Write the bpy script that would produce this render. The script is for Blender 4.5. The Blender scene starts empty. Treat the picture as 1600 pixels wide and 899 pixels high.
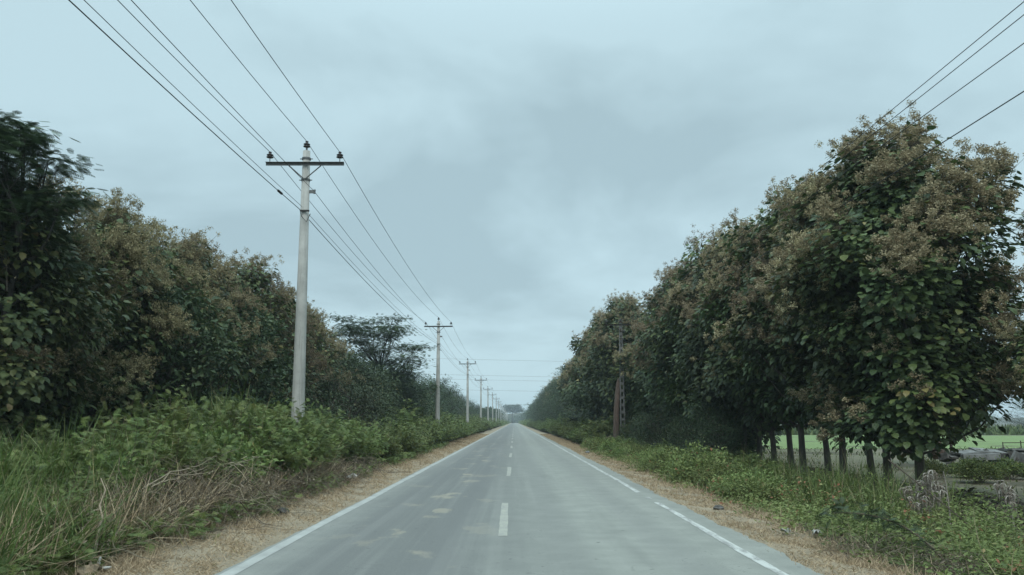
import bpy, math, random
import numpy as np
from math import pi, sin, cos, radians as R

S = bpy.context.scene
HAZE_DENSITY = 0.00042
COL = S.collection

# ------------------------------------------------------------------ camera
cam_d = bpy.data.cameras.new('camera'); cam = bpy.data.objects.new('camera', cam_d); COL.objects.link(cam)
cam_d.sensor_width = 36.0; cam_d.lens = 36.0 * 1250 / 1600
cam_d.clip_start = 0.1; cam_d.clip_end = 6000
PITCH = math.atan(209.5 / 1250)
cam.location = (0, 0, 1.75)
cam.rotation_euler = (R(90) + PITCH, 0, math.atan(3.5 / 1250))
S.camera = cam

# ------------------------------------------------------------------ render settings
S.render.engine = 'CYCLES'
S.view_settings.view_transform = 'Standard'; S.view_settings.look = 'None'
S.view_settings.exposure = 0.4; S.view_settings.gamma = 1.0; S.view_settings.use_curve_mapping = False
cy = S.cycles
cy.max_bounces = 6; cy.diffuse_bounces = 3; cy.glossy_bounces = 2; cy.transmission_bounces = 3; cy.volume_bounces = 0
cy.transparent_max_bounces = 8; cy.caustics_reflective = False; cy.caustics_refractive = False
cy.use_denoising = True
cy.denoising_input_passes = 'RGB_ALBEDO_NORMAL'
cy.sample_clamp_indirect = 4.0

# ------------------------------------------------------------------ sky and sun (overcast)
SUN_EL, SUN_AZ = R(48), R(180)
world = bpy.data.worlds.new('World'); S.world = world; world.use_nodes = True
wn, wl = world.node_tree.nodes, world.node_tree.links
wn.clear()
def N(nt, t, **kw):
    n = nt.nodes.new(t)
    for k, v in kw.items(): setattr(n, k, v)
    return n
nt = world.node_tree
out = N(nt, 'ShaderNodeOutputWorld'); mixs = N(nt, 'ShaderNodeMixShader')
bg1 = N(nt, 'ShaderNodeBackground'); bg2 = N(nt, 'ShaderNodeBackground')
skyt = N(nt, 'ShaderNodeTexSky', sky_type='NISHITA', sun_disc=False, sun_elevation=SUN_EL, sun_rotation=SUN_AZ, dust_density=2.0)
bg1.inputs['Strength'].default_value = 0.08
wl.new(skyt.outputs[0], bg1.inputs['Color'])
tc = N(nt, 'ShaderNodeTexCoord'); sep = N(nt, 'ShaderNodeSeparateXYZ'); wl.new(tc.outputs['Generated'], sep.inputs[0])
def math_n(op, a, b=None, clamp=False, tree=None):
    t = tree or nt
    m = N(t, 'ShaderNodeMath', operation=op, use_clamp=clamp)
    for i, v in enumerate((a, b)):
        if v is None: continue
        if isinstance(v, (int, float)): m.inputs[i].default_value = v
        else: t.links.new(v, m.inputs[i])
    return m.outputs[0]
zpos = math_n('MAXIMUM', sep.outputs[2], 0.0)
zz = math_n('ADD', zpos, 0.22)
cmb = N(nt, 'ShaderNodeCombineXYZ')
wl.new(math_n('DIVIDE', sep.outputs[0], zz), cmb.inputs[0]); wl.new(math_n('DIVIDE', sep.outputs[1], zz), cmb.inputs[1])
cmb.inputs[2].default_value = 3.7
nz = N(nt, 'ShaderNodeTexNoise'); nz.inputs['Scale'].default_value = 1.25; nz.inputs['Detail'].default_value = 5.0
nz.inputs['Roughness'].default_value = 0.54; nz.inputs['Distortion'].default_value = 0.25
wl.new(cmb.outputs[0], nz.inputs['Vector'])
rp = N(nt, 'ShaderNodeValToRGB')
rp.color_ramp.elements[0].position = 0.37; rp.color_ramp.elements[0].color = (0.318, 0.438, 0.485, 1)
rp.color_ramp.elements[1].position = 0.56; rp.color_ramp.elements[1].color = (0.425, 0.575, 0.630, 1)
wl.new(nz.outputs[0], rp.inputs[0])
# an overcast sky is about two to three times brighter overhead than near the horizon
mr = N(nt, 'ShaderNodeMapRange', interpolation_type='SMOOTHSTEP')
mr.inputs['From Min'].default_value = 0.42; mr.inputs['From Max'].default_value = 0.95
mr.inputs['To Min'].default_value = 1.0; mr.inputs['To Max'].default_value = 3.0
wl.new(sep.outputs[2], mr.inputs['Value'])
wl.new(rp.outputs[0], bg2.inputs['Color']); wl.new(mr.outputs[0], bg2.inputs['Strength'])
mixs.inputs[0].default_value = 0.93
wl.new(bg1.outputs[0], mixs.inputs[1]); wl.new(bg2.outputs[0], mixs.inputs[2]); wl.new(mixs.outputs[0], out.inputs['Surface'])

sd = bpy.data.lights.new('sun', 'SUN'); sun = bpy.data.objects.new('sun', sd); COL.objects.link(sun)
sd.energy = 1.4; sd.angle = R(40); sd.color = (1.0, 0.97, 0.92)
sun.rotation_euler = (R(90) - SUN_EL, 0, R(180) - SUN_AZ)

# ------------------------------------------------------------------ helpers
class Geo:
    """collects vertices, faces and a per-vertex 'tint' value"""
    def __init__(s): s.v = []; s.f = []; s.t = []; s.n = 0
    def add(s, v, faces, tint):
        v = np.asarray(v, np.float32).reshape(-1, 3); k = len(v)
        s.v.append(v)
        for f in faces:
            f = np.asarray(f, np.int32)
            if f.size: s.f.append(f + s.n)
        s.t.append(np.broadcast_to(np.asarray(tint, np.float32), (k,)).copy()); s.n += k
    def template(s, P, A, Nn, L, W, tv, tf, tint):
        """copies of a small template; P base, A long axis, Nn rough normal, L length, W width"""
        P = np.asarray(P, float).reshape(-1, 3); n = len(P)
        if n == 0: return
        A = A / (np.linalg.norm(A, axis=1, keepdims=True) + 1e-9)
        Sd = np.cross(A, Nn); Sd /= (np.linalg.norm(Sd, axis=1, keepdims=True) + 1e-9)
        Up = np.cross(Sd, A)
        L = np.broadcast_to(L, (n,)); W = np.broadcast_to(W, (n,))
        tv = np.asarray(tv, float); k = len(tv)
        V = P[:, None] + tv[None, :, 0, None] * W[:, None, None] * Sd[:, None] \
            + tv[None, :, 1, None] * L[:, None, None] * A[:, None] + tv[None, :, 2, None] * L[:, None, None] * Up[:, None]
        base = (np.arange(n) * k)[:, None]
        faces = {}
        for f in tf: faces.setdefault(len(f), []).append(f)
        fl = [(base[:, :, None] + np.asarray(fs)[None]).reshape(-1, m) for m, fs in faces.items()]
        s.add(V.reshape(-1, 3), fl, np.repeat(np.broadcast_to(tint, (n,)), k))
    def tube(s, pts, rad, sides=5, tint=0.5, cap=False):
        pts = np.asarray(pts, float); n = len(pts); rad = np.broadcast_to(rad, (n,))
        T = np.gradient(pts, axis=0); T /= (np.linalg.norm(T, axis=1, keepdims=True) + 1e-9)
        ref = np.array([0, 0, 1.0]) if abs(T[:, 2]).mean() < 0.8 else np.array([1.0, 0, 0])
        U = np.cross(T, ref); U /= (np.linalg.norm(U, axis=1, keepdims=True) + 1e-9); Vv = np.cross(T, U)
        a = np.arange(sides) * 2 * pi / sides
        ring = pts[:, None] + rad[:, None, None] * (np.cos(a)[None, :, None] * U[:, None] + np.sin(a)[None, :, None] * Vv[:, None])
        i = np.arange(n - 1)[:, None] * sides; j = np.arange(sides)[None]; j2 = (j + 1) % sides
        q = np.stack([i + j, i + j2, i + sides + j2, i + sides + j], -1).reshape(-1, 4)
        fs = [q]
        if cap: fs += [np.arange(sides)[None, ::-1], (np.arange(sides) + (n - 1) * sides)[None]]
        s.add(ring.reshape(-1, 3), fs, tint)
    def box(s, c, d, rz=0.0, tint=0.5, rx=0.0, ry=0.0):
        x, y, z = np.asarray(d) / 2.0
        v = np.array([[i * x, j * y, k * z] for i in (-1, 1) for j in (-1, 1) for k in (-1, 1)])
        cx, sx = cos(rx), sin(rx); v = v @ np.array([[1, 0, 0], [0, cx, -sx], [0, sx, cx]]).T
        c2, s2 = cos(ry), sin(ry); v = v @ np.array([[c2, 0, s2], [0, 1, 0], [-s2, 0, c2]]).T
        c1, s1 = cos(rz), sin(rz); v = v @ np.array([[c1, -s1, 0], [s1, c1, 0], [0, 0, 1]]).T
        s.add(v + np.asarray(c), [np.array([[0, 1, 3, 2], [4, 6, 7, 5], [0, 4, 5, 1], [2, 3, 7, 6], [0, 2, 6, 4], [1, 5, 7, 3]])], tint)
    def lathe(s, prof, c, sides=12, tint=0.5):
        prof = np.asarray(prof, float); n = len(prof); a = np.arange(sides) * 2 * pi / sides
        v = np.stack([prof[:, None, 0] * np.cos(a), prof[:, None, 0] * np.sin(a), np.repeat(prof[:, None, 1], sides, 1)], -1) + np.asarray(c)
        i = np.arange(n - 1)[:, None] * sides; j = np.arange(sides)[None]; j2 = (j + 1) % sides
        s.add(v.reshape(-1, 3), [np.stack([i + j, i + j2, i + sides + j2, i + sides + j], -1).reshape(-1, 4)], tint)
    def mesh(s, name, smooth=False):
        me = bpy.data.meshes.new(name)
        v = np.concatenate(s.v); me.vertices.add(len(v)); me.vertices.foreach_set('co', v.ravel())
        loops = np.concatenate([f.ravel() for f in s.f]).astype(np.int32)
        tot = np.concatenate([np.full(len(f), f.shape[1], np.int32) for f in s.f])
        st = np.concatenate([[0], np.cumsum(tot)[:-1]]).astype(np.int32)
        me.loops.add(len(loops)); me.loops.foreach_set('vertex_index', loops)
        me.polygons.add(len(tot)); me.polygons.foreach_set('loop_start', st); me.polygons.foreach_set('loop_total', tot)
        at = me.attributes.new('tint', 'FLOAT', 'POINT'); at.data.foreach_set('value', np.concatenate(s.t))
        me.polygons.foreach_set('use_smooth', np.full(len(tot), bool(smooth)))
        me.update(); me.validate()
        return me

def obj(name, g, mat, parent=None, smooth=False):
    me = g.mesh(name, smooth) if isinstance(g, Geo) else g
    if mat and not me.materials: me.materials.append(mat)
    o = bpy.data.objects.new(name, me); COL.objects.link(o)
    if parent: o.parent = parent
    return o
def tag(o, label=None, cat=None, group=None, kind=None):
    for k, v in (('label', label), ('category', cat), ('group', group), ('kind', kind)):
        if v: o[k] = v
    return o
def empty(name, loc=(0, 0, 0), label=None, cat=None, group=None):
    o = bpy.data.objects.new(name, None); o.empty_display_size = 0.2; COL.objects.link(o); o.location = loc
    return tag(o, label, cat, group)
def dup(root, loc=None, rz=None, sc=None, label=None, group=None):
    r = root.copy(); COL.objects.link(r)
    for ch in list(root.children):
        c = ch.copy(); COL.objects.link(c); c.parent = r
        for g in list(ch.children):
            d = g.copy(); COL.objects.link(d); d.parent = c
    if loc is not None: r.location = loc
    if rz is not None: r.rotation_euler.z = rz
    if sc is not None: r.scale = sc if hasattr(sc, '__len__') else (sc, sc, sc)
    if label: r['label'] = label
    if group: r['group'] = group
    elif 'group' in r and group == '': del r['group']
    return r

# ------------------------------------------------------------------ materials
def new_mat(name):
    m = bpy.data.materials.new(name); m.use_nodes = True
    t = m.node_tree; b = t.nodes['Principled BSDF']; return m, t, b
def ramp(t, stops, fac):
    r = t.nodes.new('ShaderNodeValToRGB'); e = r.color_ramp.elements
    while len(e) < len(stops): e.new(0.5)
    for i, (p, c) in enumerate(stops): e[i].position = p; e[i].color = (*c, 1)
    t.links.new(fac, r.inputs[0]); return r.outputs[0]
def noise(t, scale, detail=4.0, rough=0.55, vec=None, coord='Object', sc3=None):
    n = t.nodes.new('ShaderNodeTexNoise'); n.inputs['Scale'].default_value = scale
    n.inputs['Detail'].default_value = detail; n.inputs['Roughness'].default_value = rough
    if vec is None:
        c = t.nodes.new('ShaderNodeTexCoord'); vec = c.outputs[coord]
    if sc3:
        mp = t.nodes.new('ShaderNodeMapping'); mp.inputs['Scale'].default_value = sc3
        t.links.new(vec, mp.inputs['Vector']); vec = mp.outputs[0]
    t.links.new(vec, n.inputs['Vector']); return n.outputs[0]
def mixc(t, fac, a, b):
    m = t.nodes.new('ShaderNodeMix'); m.data_type = 'RGBA'
    for i, v in ((0, fac), (6, a), (7, b)):
        if isinstance(v, (int, float)): m.inputs[i].default_value = v
        elif isinstance(v, tuple): m.inputs[i].default_value = (*v, 1)
        else: t.links.new(v, m.inputs[i])
    return m.outputs[2]
def bump(t, b, h, strength=0.4, dist=0.02):
    n = t.nodes.new('ShaderNodeBump'); n.inputs['Strength'].default_value = strength; n.inputs['Distance'].default_value = dist
    t.links.new(h, n.inputs['Height']); t.links.new(n.outputs[0], b.inputs['Normal'])

def leaf_mat(name, stops, trans=0.2, rough=0.55, spec=0.3):
    m, t, b = new_mat(name)
    a = t.nodes.new('ShaderNodeAttribute'); a.attribute_name = 'tint'
    c = ramp(t, stops, a.outputs['Fac'])
    oi = t.nodes.new('ShaderNodeObjectInfo')
    hv = t.nodes.new('ShaderNodeHueSaturation')          # each plant its own shade
    t.links.new(c, hv.inputs['Color'])
    t.links.new(math_n('ADD', math_n('MULTIPLY', oi.outputs['Random'], 0.035, tree=t), 0.482, tree=t), hv.inputs['Hue'])
    t.links.new(math_n('ADD', math_n('MULTIPLY', oi.outputs['Random'], 0.5, tree=t), 0.75, tree=t), hv.inputs['Value'])
    c = hv.outputs[0]
    t.links.new(c, b.inputs['Base Color'])
    b.inputs['Roughness'].default_value = rough; b.inputs['Specular IOR Level'].default_value = spec
    tr = t.nodes.new('ShaderNodeBsdfTranslucent'); t.links.new(c, tr.inputs['Color'])
    mx = t.nodes.new('ShaderNodeMixShader'); mx.inputs[0].default_value = trans
    t.links.new(b.outputs[0], mx.inputs[1]); t.links.new(tr.outputs[0], mx.inputs[2])
    t.links.new(mx.outputs[0], t.nodes['Material Output'].inputs['Surface'])
    return m
def rough_mat(name, stops, scale=6.0, rough=0.9, bmp=0.4, dist=0.02, sc3=None, detail=6.0, spec=0.3):
    m, t, b = new_mat(name)
    n = noise(t, scale, detail, 0.6, sc3=sc3)
    t.links.new(ramp(t, stops, n), b.inputs['Base Color'])
    b.inputs['Roughness'].default_value = rough; b.inputs['Specular IOR Level'].default_value = spec
    if bmp: bump(t, b, n, bmp, dist)
    return m

M = {}
M['teak'] = leaf_mat('teak_leaf', [(0, (.030, .048, .020)), (.45, (.060, .089, .032)), (.8, (.098, .130, .042)), (.97, (.13, .152, .048)), (1, (.17, .14, .055))], .18, .5, .35)
M['teak_old'] = leaf_mat('old_teak_leaf', [(0, (.032, .054, .022)), (.4, (.064, .094, .034)), (.74, (.110, .130, .046)), (.92, (.16, .15, .055)), (1, (.21, .16, .07))], .2, .55, .3)
M['blossom'] = leaf_mat('teak_panicle', [(0, (.15, .120, .070)), (.5, (.285, .238, .145)), (.9, (.40, .345, .22)), (1, (.48, .43, .30))], .25, .8, .1)
M['blossom_old'] = leaf_mat('spent_teak_panicle', [(0, (.105, .086, .052)), (.5, (.20, .166, .098)), (.9, (.29, .245, .150)), (1, (.38, .33, .21))], .25, .8, .1)
M['frond'] = leaf_mat('feathery_leaf', [(0, (.024, .040, .020)), (.5, (.046, .074, .034)), (1, (.080, .112, .048))], .2, .55, .25)
M['dense'] = leaf_mat('dense_leaf', [(0, (.026, .044, .023)), (.5, (.052, .078, .036)), (.9, (.088, .110, .048)), (1, (.14, .13, .06))], .2, .55, .25)
M['shrub'] = leaf_mat('shrub_leaf', [(0, (.062, .092, .028)), (.5, (.118, .158, .046)), (.88, (.185, .215, .066)), (1, (.28, .24, .10))], .25, .55, .25)
M['weed'] = leaf_mat('weed_leaf', [(0, (.090, .125, .044)), (.5, (.160, .208, .070)), (.84, (.235, .28, .105)), (.96, (.28, .26, .12)), (1, (.28, .13, .07))], .25, .6, .2)
M['grass'] = leaf_mat('tall_grass_blade', [(0, (.045, .074, .020)), (.45, (.085, .128, .033)), (.74, (.135, .180, .050)), (.86, (.24, .21, .105)), (1, (.36, .30, .19))], .25, .5, .3)
M['straw'] = leaf_mat('dry_straw', [(0, (.21, .160, .098)), (.5, (.38, .300, .195)), (.9, (.52, .42, .285)), (1, (.20, .21, .08))], .15, .8, .1)
M['brush'] = leaf_mat('dead_twig', [(0, (.060, .050, .038)), (.5, (.135, .113, .082)), (.88, (.235, .198, .145)), (1, (.38, .32, .23))], .0, .9, .1)
M['pale'] = leaf_mat('withered_pale_leaf', [(0, (.12, .098, .072)), (.6, (.25, .222, .18)), (1, (.39, .365, .32))], .1, .85, .1)
M['bark'] = rough_mat('teak_bark', [(.3, (.050, .043, .036)), (.55, (.105, .090, .076)), (.75, (.17, .150, .125))], 9, .95, .7, .03, (1, 1, .25))
M['dark_bark'] = rough_mat('dark_bark', [(.3, (.028, .025, .022)), (.6, (.055, .050, .044)), (.8, (.09, .082, .073))], 9, .95, .6, .03, (1, 1, .25))
M['red_bark'] = rough_mat('dead_red_bark', [(.3, (.05, .037, .031)), (.6, (.11, .078, .062)), (.8, (.17, .125, .10))], 7, .95, .8, .04, (1, 1, .2))
m, t, b = new_mat('pole_concrete')
n1 = noise(t, 14, 6, .6, sc3=(1, 1, .05)); n2 = noise(t, 2.2, 6, .65); n3 = noise(t, 40, 4)
cc = ramp(t, [(.3, (.27, .275, .255)), (.7, (.40, .40, .375))], n2)
cc = mixc(t, math_n('MULTIPLY', ramp(t, [(.52, (0, 0, 0)), (.72, (1, 1, 1))], n1), .55, tree=t), cc, (.15, .15, .135))
cc = mixc(t, math_n('MULTIPLY', ramp(t, [(.60, (0, 0, 0)), (.70, (1, 1, 1))], n3), .4, tree=t), cc, (.17, .165, .15))
t.links.new(cc, b.inputs['Base Color']); b.inputs['Roughness'].default_value = .9; bump(t, b, n3, .3, .01); M['concrete'] = m
M['old_concrete'] = rough_mat('weathered_concrete', [(.25, (.085, .085, .080)), (.5, (.17, .175, .17)), (.75, (.27, .28, .275))], 2.2, .95, .5, .03)
M['dark_pole'] = rough_mat('dark_weathered_pole', [(.3, (.10, .102, .098)), (.7, (.20, .20, .19))], 3, .9, .3, .01)
M['steel'] = rough_mat('galvanised_steel', [(.3, (.075, .080, .080)), (.7, (.14, .145, .145))], 8, .55, .0)
M['rust'] = rough_mat('rusty_steel', [(.3, (.035, .026, .022)), (.7, (.075, .055, .045))], 8, .8, .2)
M['porcelain'] = rough_mat('brown_porcelain', [(.3, (.016, .013, .012)), (.7, (.028, .022, .02))], 5, .25, 0, spec=.5)
M['cable'] = rough_mat('black_cable', [(.3, (.02, .02, .02)), (.7, (.035, .035, .035))], 5, .6, 0)
M['litter'] = rough_mat('white_plastic', [(.3, (.30, .30, .28)), (.7, (.45, .45, .42))], 9, .5, .3)
M['stone'] = rough_mat('dark_stone', [(.3, (.035, .035, .033)), (.7, (.14, .135, .125))], 9, .9, .6)
M['white'] = rough_mat('white_paint', [(.3, (.55, .56, .55)), (.7, (.74, .75, .74))], 6, .6, .1)
M['seam'] = rough_mat('cardboard', [(.3, (.20, .155, .10)), (.7, (.30, .235, .16))], 6, .9, .3)

# ------------------------------------------------------------------ ground
rng = np.random.default_rng(11)
_ph = rng.uniform(0, 6.28, (8, 2)); _fr = rng.uniform(0.15, 1.3, (8, 2)) * rng.choice([-1, 1], (8, 2))
def gz(x, y):
    """height of the ground"""
    x = np.asarray(x, float); y = np.asarray(y, float)
    b = sum(np.sin(x * _fr[i, 0] + _ph[i, 0] + y * _fr[i, 1]) for i in range(8)) * 0.018
    far = np.clip((np.abs(x) - 3.9) / 2.0, 0, 1)
    z = -0.05 + b * far
    z = np.where(x > 4.6, z - 0.35 * np.clip((x - 4.6) / 2.6, 0, 1), z)
    z = np.where(x < -5.2, z - 0.15 * np.clip((-x - 5.2) / 4.0, 0, 1), z)
    return z
def sheet(name, xs, ys, zf, mat, kind='structure', parent=None, warp=None):
    X, Y = np.meshgrid(xs, ys)
    if warp: X, Y = warp(X, Y)
    Z = zf(X, Y); g = Geo(); nx, ny = len(xs), len(ys)
    i = np.arange(ny - 1)[:, None] * nx; j = np.arange(nx - 1)[None]
    q = np.stack([i + j, i + j + 1, i + nx + j + 1, i + nx + j], -1).reshape(-1, 4)
    g.add(np.stack([X, Y, Z], -1), [q], 0.5)
    o = obj(name, g, mat, parent, True)
    if kind: o['kind'] = kind
    return o
def wob(y, seed, amp=1.0):
    return amp * (np.sin(y * 0.9 + seed) * .3 + np.sin(y * 2.3 + seed * 1.7) * .25 + np.sin(y * 5.1 + seed * 3.1) * .2 + np.sin(y * .21 + seed * 2.2) * .5 + np.sin(y * 11.3 + seed) * .12)

YS = np.concatenate([np.arange(-12, 40, .35), np.arange(40, 120, 1.2), np.arange(120, 400, 6), np.linspace(400, 1300, 40)])
XS = np.concatenate([np.linspace(-900, -60, 14), np.linspace(-55, -12, 16), np.arange(-11.5, 14, .35), np.linspace(15, 60, 20), np.linspace(70, 900, 14)])
M['ground'] = rough_mat('soil_and_leaf_litter', [(.25, (.035, .034, .022)), (.5, (.075, .068, .040)), (.72, (.12, .10, .060))], 1.3, .95, .6, .05, detail=9)
sheet('ground', XS, YS, gz, M['ground'])
# bare olive ground and the bright crop strips on the right
m, t, b = new_mat('field_soil')
n1 = noise(t, .12, 6); n2 = noise(t, 2.5, 8)
t.links.new(mixc(t, ramp(t, [(.35, (0, 0, 0)), (.65, (1, 1, 1))], n1), ramp(t, [(.3, (.085, .070, .046)), (.7, (.165, .138, .092))], n2), ramp(t, [(.3, (.075, .078, .040)), (.7, (.125, .128, .065))], n2)), b.inputs['Base Color'])
b.inputs['Roughness'].default_value = .95; bump(t, b, n2, .6, .05); M['field'] = m
sheet('field', np.linspace(13.5, 700, 60), np.concatenate([np.linspace(8, 64, 50)]), lambda X, Y: gz(X, Y) + .03, M['field'])
m, t, b = new_mat('crop_green')
n1 = noise(t, .06, 4); n2 = noise(t, 3.0, 8)
t.links.new(mixc(t, n1, ramp(t, [(.3, (.12, .17, .055)), (.7, (.19, .26, .085))], n2), ramp(t, [(.3, (.085, .13, .045)), (.7, (.14, .20, .07))], n2)), b.inputs['Base Color'])
b.inputs['Roughness'].default_value = .95; bump(t, b, n2, .8, .1); M['crop'] = m
sheet('field', np.linspace(13.5, 700, 60), np.linspace(64, 128, 40), lambda X, Y: gz(X, Y) + .06, M['crop'])

# verges of dry trodden grass
m, t, b = new_mat('dry_verge')
n1 = noise(t, 1.1, 5); n2 = noise(t, 22, 8, .7)
t.links.new(mixc(t, ramp(t, [(.40, (0, 0, 0)), (.66, (1, 1, 1))], n1), ramp(t, [(.3, (.20, .158, .106)), (.7, (.385, .315, .215))], n2), ramp(t, [(.3, (.15, .122, .082)), (.7, (.28, .225, .150))], n2)), b.inputs['Base Color'])
b.inputs['Roughness'].default_value = .95; bump(t, b, n2, 1.0, .04); M['verge'] = m
YV = np.concatenate([np.arange(-2, 45, .12), np.arange(45, 160, .7), np.linspace(161, 1000, 90)])
u = np.linspace(0, 1, 12)
def verge(side, seed, a, bb):
    def wr(X, Y):
        edge = bb + .28 * wob(Y * .7, seed)
        return side * (a + X * (edge - a)), Y
    sheet('verge', u if side > 0 else u[::-1], YV, lambda X, Y: gz(X, Y) + .022 + .012 * np.sin(X * 9 + Y * 5), M['verge'], warp=wr)
verge(-1, 1.3, 3.25, 5.25); verge(1, 4.1, 3.25, 4.75)

# road
m, t, b = new_mat('worn_asphalt')
c = t.nodes.new('ShaderNodeTexCoord'); sp = t.nodes.new('ShaderNodeSeparateXYZ'); t.links.new(c.outputs['Object'], sp.inputs[0])
fine = noise(t, 34, 8, .82); med = noise(t, 1.6, 6, .6); streak = noise(t, 1.0, 6, .6, sc3=(2.6, .035, 1)); patch = noise(t, 1.0, 5, .6, sc3=(1.0, .5, 1))
base = ramp(t, [(.3, (.075, .077, .074)), (.7, (.155, .158, .150))], fine)
# pale dust gathers on the right lane and between the wheel tracks
xr = t.nodes.new('ShaderNodeMapRange'); xr.inputs['From Min'].default_value = -1.0; xr.inputs['From Max'].default_value = 1.1; t.links.new(sp.outputs[0], xr.inputs[0])
dustf = math_n('MULTIPLY', math_n('ADD', math_n('MULTIPLY', xr.outputs[0], .85, tree=t), math_n('MULTIPLY', streak, .28, tree=t), tree=t), .80, True, tree=t)
col = mixc(t, dustf, base, ramp(t, [(.3, (.205, .212, .186)), (.7, (.285, .292, .256))], med))
col = mixc(t, math_n('MULTIPLY', ramp(t, [(.5, (0, 0, 0)), (.68, (1, 1, 1))], streak), .22, tree=t), col, (.30, .30, .27))
ed = t.nodes.new('ShaderNodeMapRange'); ed.inputs['From Min'].default_value = -2.5; ed.inputs['From Max'].default_value = -3.4; t.links.new(sp.outputs[0], ed.inputs[0])
col = mixc(t, math_n('MULTIPLY', math_n('MULTIPLY', ed.outputs[0], med, tree=t), 1.1, True, tree=t), col, (.275, .28, .25))
# dried mud left in flakes in the left lane
pm = t.nodes.new('ShaderNodeMapRange'); pm.inputs['From Min'].default_value = 0; pm.inputs['From Max'].default_value = 1.5
t.links.new(math_n('SUBTRACT', 1.6, math_n('ABSOLUTE', math_n('ADD', sp.outputs[0], 1.6, tree=t), tree=t), tree=t), pm.inputs[0])
mud = math_n('MULTIPLY', ramp(t, [(.56, (0, 0, 0)), (.60, (1, 1, 1))], math_n('ADD', math_n('MULTIPLY', patch, .8, tree=t), math_n('MULTIPLY', med, .2, tree=t), tree=t)), pm.outputs[0], tree=t)
col = mixc(t, math_n('MULTIPLY', mud, .5, tree=t), col, (.33, .295, .215))
dk = noise(t, 1.0, 4, .5, sc3=(1.4, .12, 1))
col = mixc(t, math_n('MULTIPLY', ramp(t, [(.55, (0, 0, 0)), (.75, (1, 1, 1))], dk), .28, tree=t), col, (.10, .10, .095))
tr_ = None
for xc in (-2.45, -1.0, .75, 2.2):
    q_ = math_n('MULTIPLY', math_n('ADD', sp.outputs[0], -xc, tree=t), 2.6, tree=t); q_ = math_n('SUBTRACT', 1.0, math_n('MULTIPLY', q_, q_, tree=t), True, tree=t)
    tr_ = q_ if tr_ is None else math_n('ADD', tr_, q_, True, tree=t)
col = mixc(t, math_n('MULTIPLY', math_n('MULTIPLY', tr_, streak, tree=t), .5, tree=t), col, (.135, .137, .132))
vo = t.nodes.new('ShaderNodeTexVoronoi'); vo.feature = 'DISTANCE_TO_EDGE'; vo.inputs['Scale'].default_value = 1.0
mp_ = t.nodes.new('ShaderNodeMapping'); mp_.inputs['Scale'].default_value = (.55, .22, 1); t.links.new(c.outputs['Object'], mp_.inputs['Vector'])
wv = t.nodes.new('ShaderNodeVectorMath'); wv.operation = 'ADD'; nv = t.nodes.new('ShaderNodeTexNoise'); nv.inputs['Scale'].default_value = 2.2; nv.inputs['Detail'].default_value = 6
t.links.new(c.outputs['Object'], nv.inputs['Vector']); t.links.new(mp_.outputs[0], wv.inputs[0]); t.links.new(nv.outputs['Color'], wv.inputs[1]); t.links.new(wv.outputs[0], vo.inputs['Vector'])
crk = math_n('MULTIPLY', ramp(t, [(.0, (1, 1, 1)), (.012, (0, 0, 0))], vo.outputs['Distance']), ramp(t, [(.48, (0, 0, 0)), (.60, (1, 1, 1))], med), tree=t)
col = mixc(t, math_n('MULTIPLY', crk, .55, tree=t), col, (.07, .07, .068))
spots = noise(t, 7, 2, .4)
col = mixc(t, math_n('MULTIPLY', ramp(t, [(.72, (0, 0, 0)), (.75, (1, 1, 1))], spots), .6, tree=t), col, (.06, .06, .058))
col = mixc(t, math_n('MULTIPLY', ramp(t, [(.28, (1, 1, 1)), (.48, (0, 0, 0))], fine), .5, tree=t), col, (.11, .11, .105))
t.links.new(col, b.inputs['Base Color']); b.inputs['Roughness'].default_value = .72; b.inputs['Specular IOR Level'].default_value = .35
bump(t, b, fine, .35, .01); M['asphalt'] = m
def road_w(X, Y):
    L = -3.46 - .035 * wob(Y * 1.6, 2.0); Rr = 3.56 + .09 * wob(Y * 1.4, 5.0)
    return L + X * (Rr - L), Y
road = sheet('road', np.linspace(0, 1, 24), YV, lambda X, Y: np.where((X < -3.5) | (X > 3.4), -.006, .0) + 0 * X, M['asphalt'], warp=road_w)
# painted lines, worn through to the asphalt
def paint(name, thr, soft, colr, sc3):
    m, t, b = new_mat(name)
    n = noise(t, 3.2, 9, .72, sc3=sc3)
    w = ramp(t, [(thr, (0, 0, 0)), (thr + soft, (1, 1, 1))], n)
    t.links.new(mixc(t, w, (.235, .235, .22), colr), b.inputs['Base Color']); b.inputs['Roughness'].default_value = .75; return m
M['line_left'] = paint('faded_edge_paint', .28, .5, (.40, .41, .385), (1, .5, 1))
M['line_right'] = paint('worn_edge_paint', .43, .12, (.43, .44, .41), (2.2, .5, 1))
M['line_mid'] = paint('centre_paint', .36, .34, (.345, .34, .27), (2, 1.0, 1))
def line(name, x0, w, y0, y1, mat, seed, amp=.012):
    ys = np.arange(y0, y1, .15) if y1 - y0 < 60 else np.concatenate([np.arange(y0, 60, .15), np.linspace(60, y1, 120)])
    return sheet(name, np.linspace(0, 1, 4), ys, lambda X, Y: 0 * X + .004, mat, None, road, lambda X, Y: (x0 + (X - .5) * (w + amp * wob(Y * 3, seed + 0 * X)) + .01 * np.sin(Y * .7 + seed), Y))
line('edge_line', -3.33, .17, 4, 950, M['line_left'], 1)
for (a, bb) in ((4, 18.2), (18.9, 19.4), (20.6, 950)):
    line('edge_line', 3.12, .12, a, bb, M['line_right'], 3, .03)
for k in range(34):
    line('centre_dash', -.19, .14, 12.86 + 13.9 * k, 18.1 + 13.9 * k, M['line_mid'], 5 + k, .015)

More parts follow.
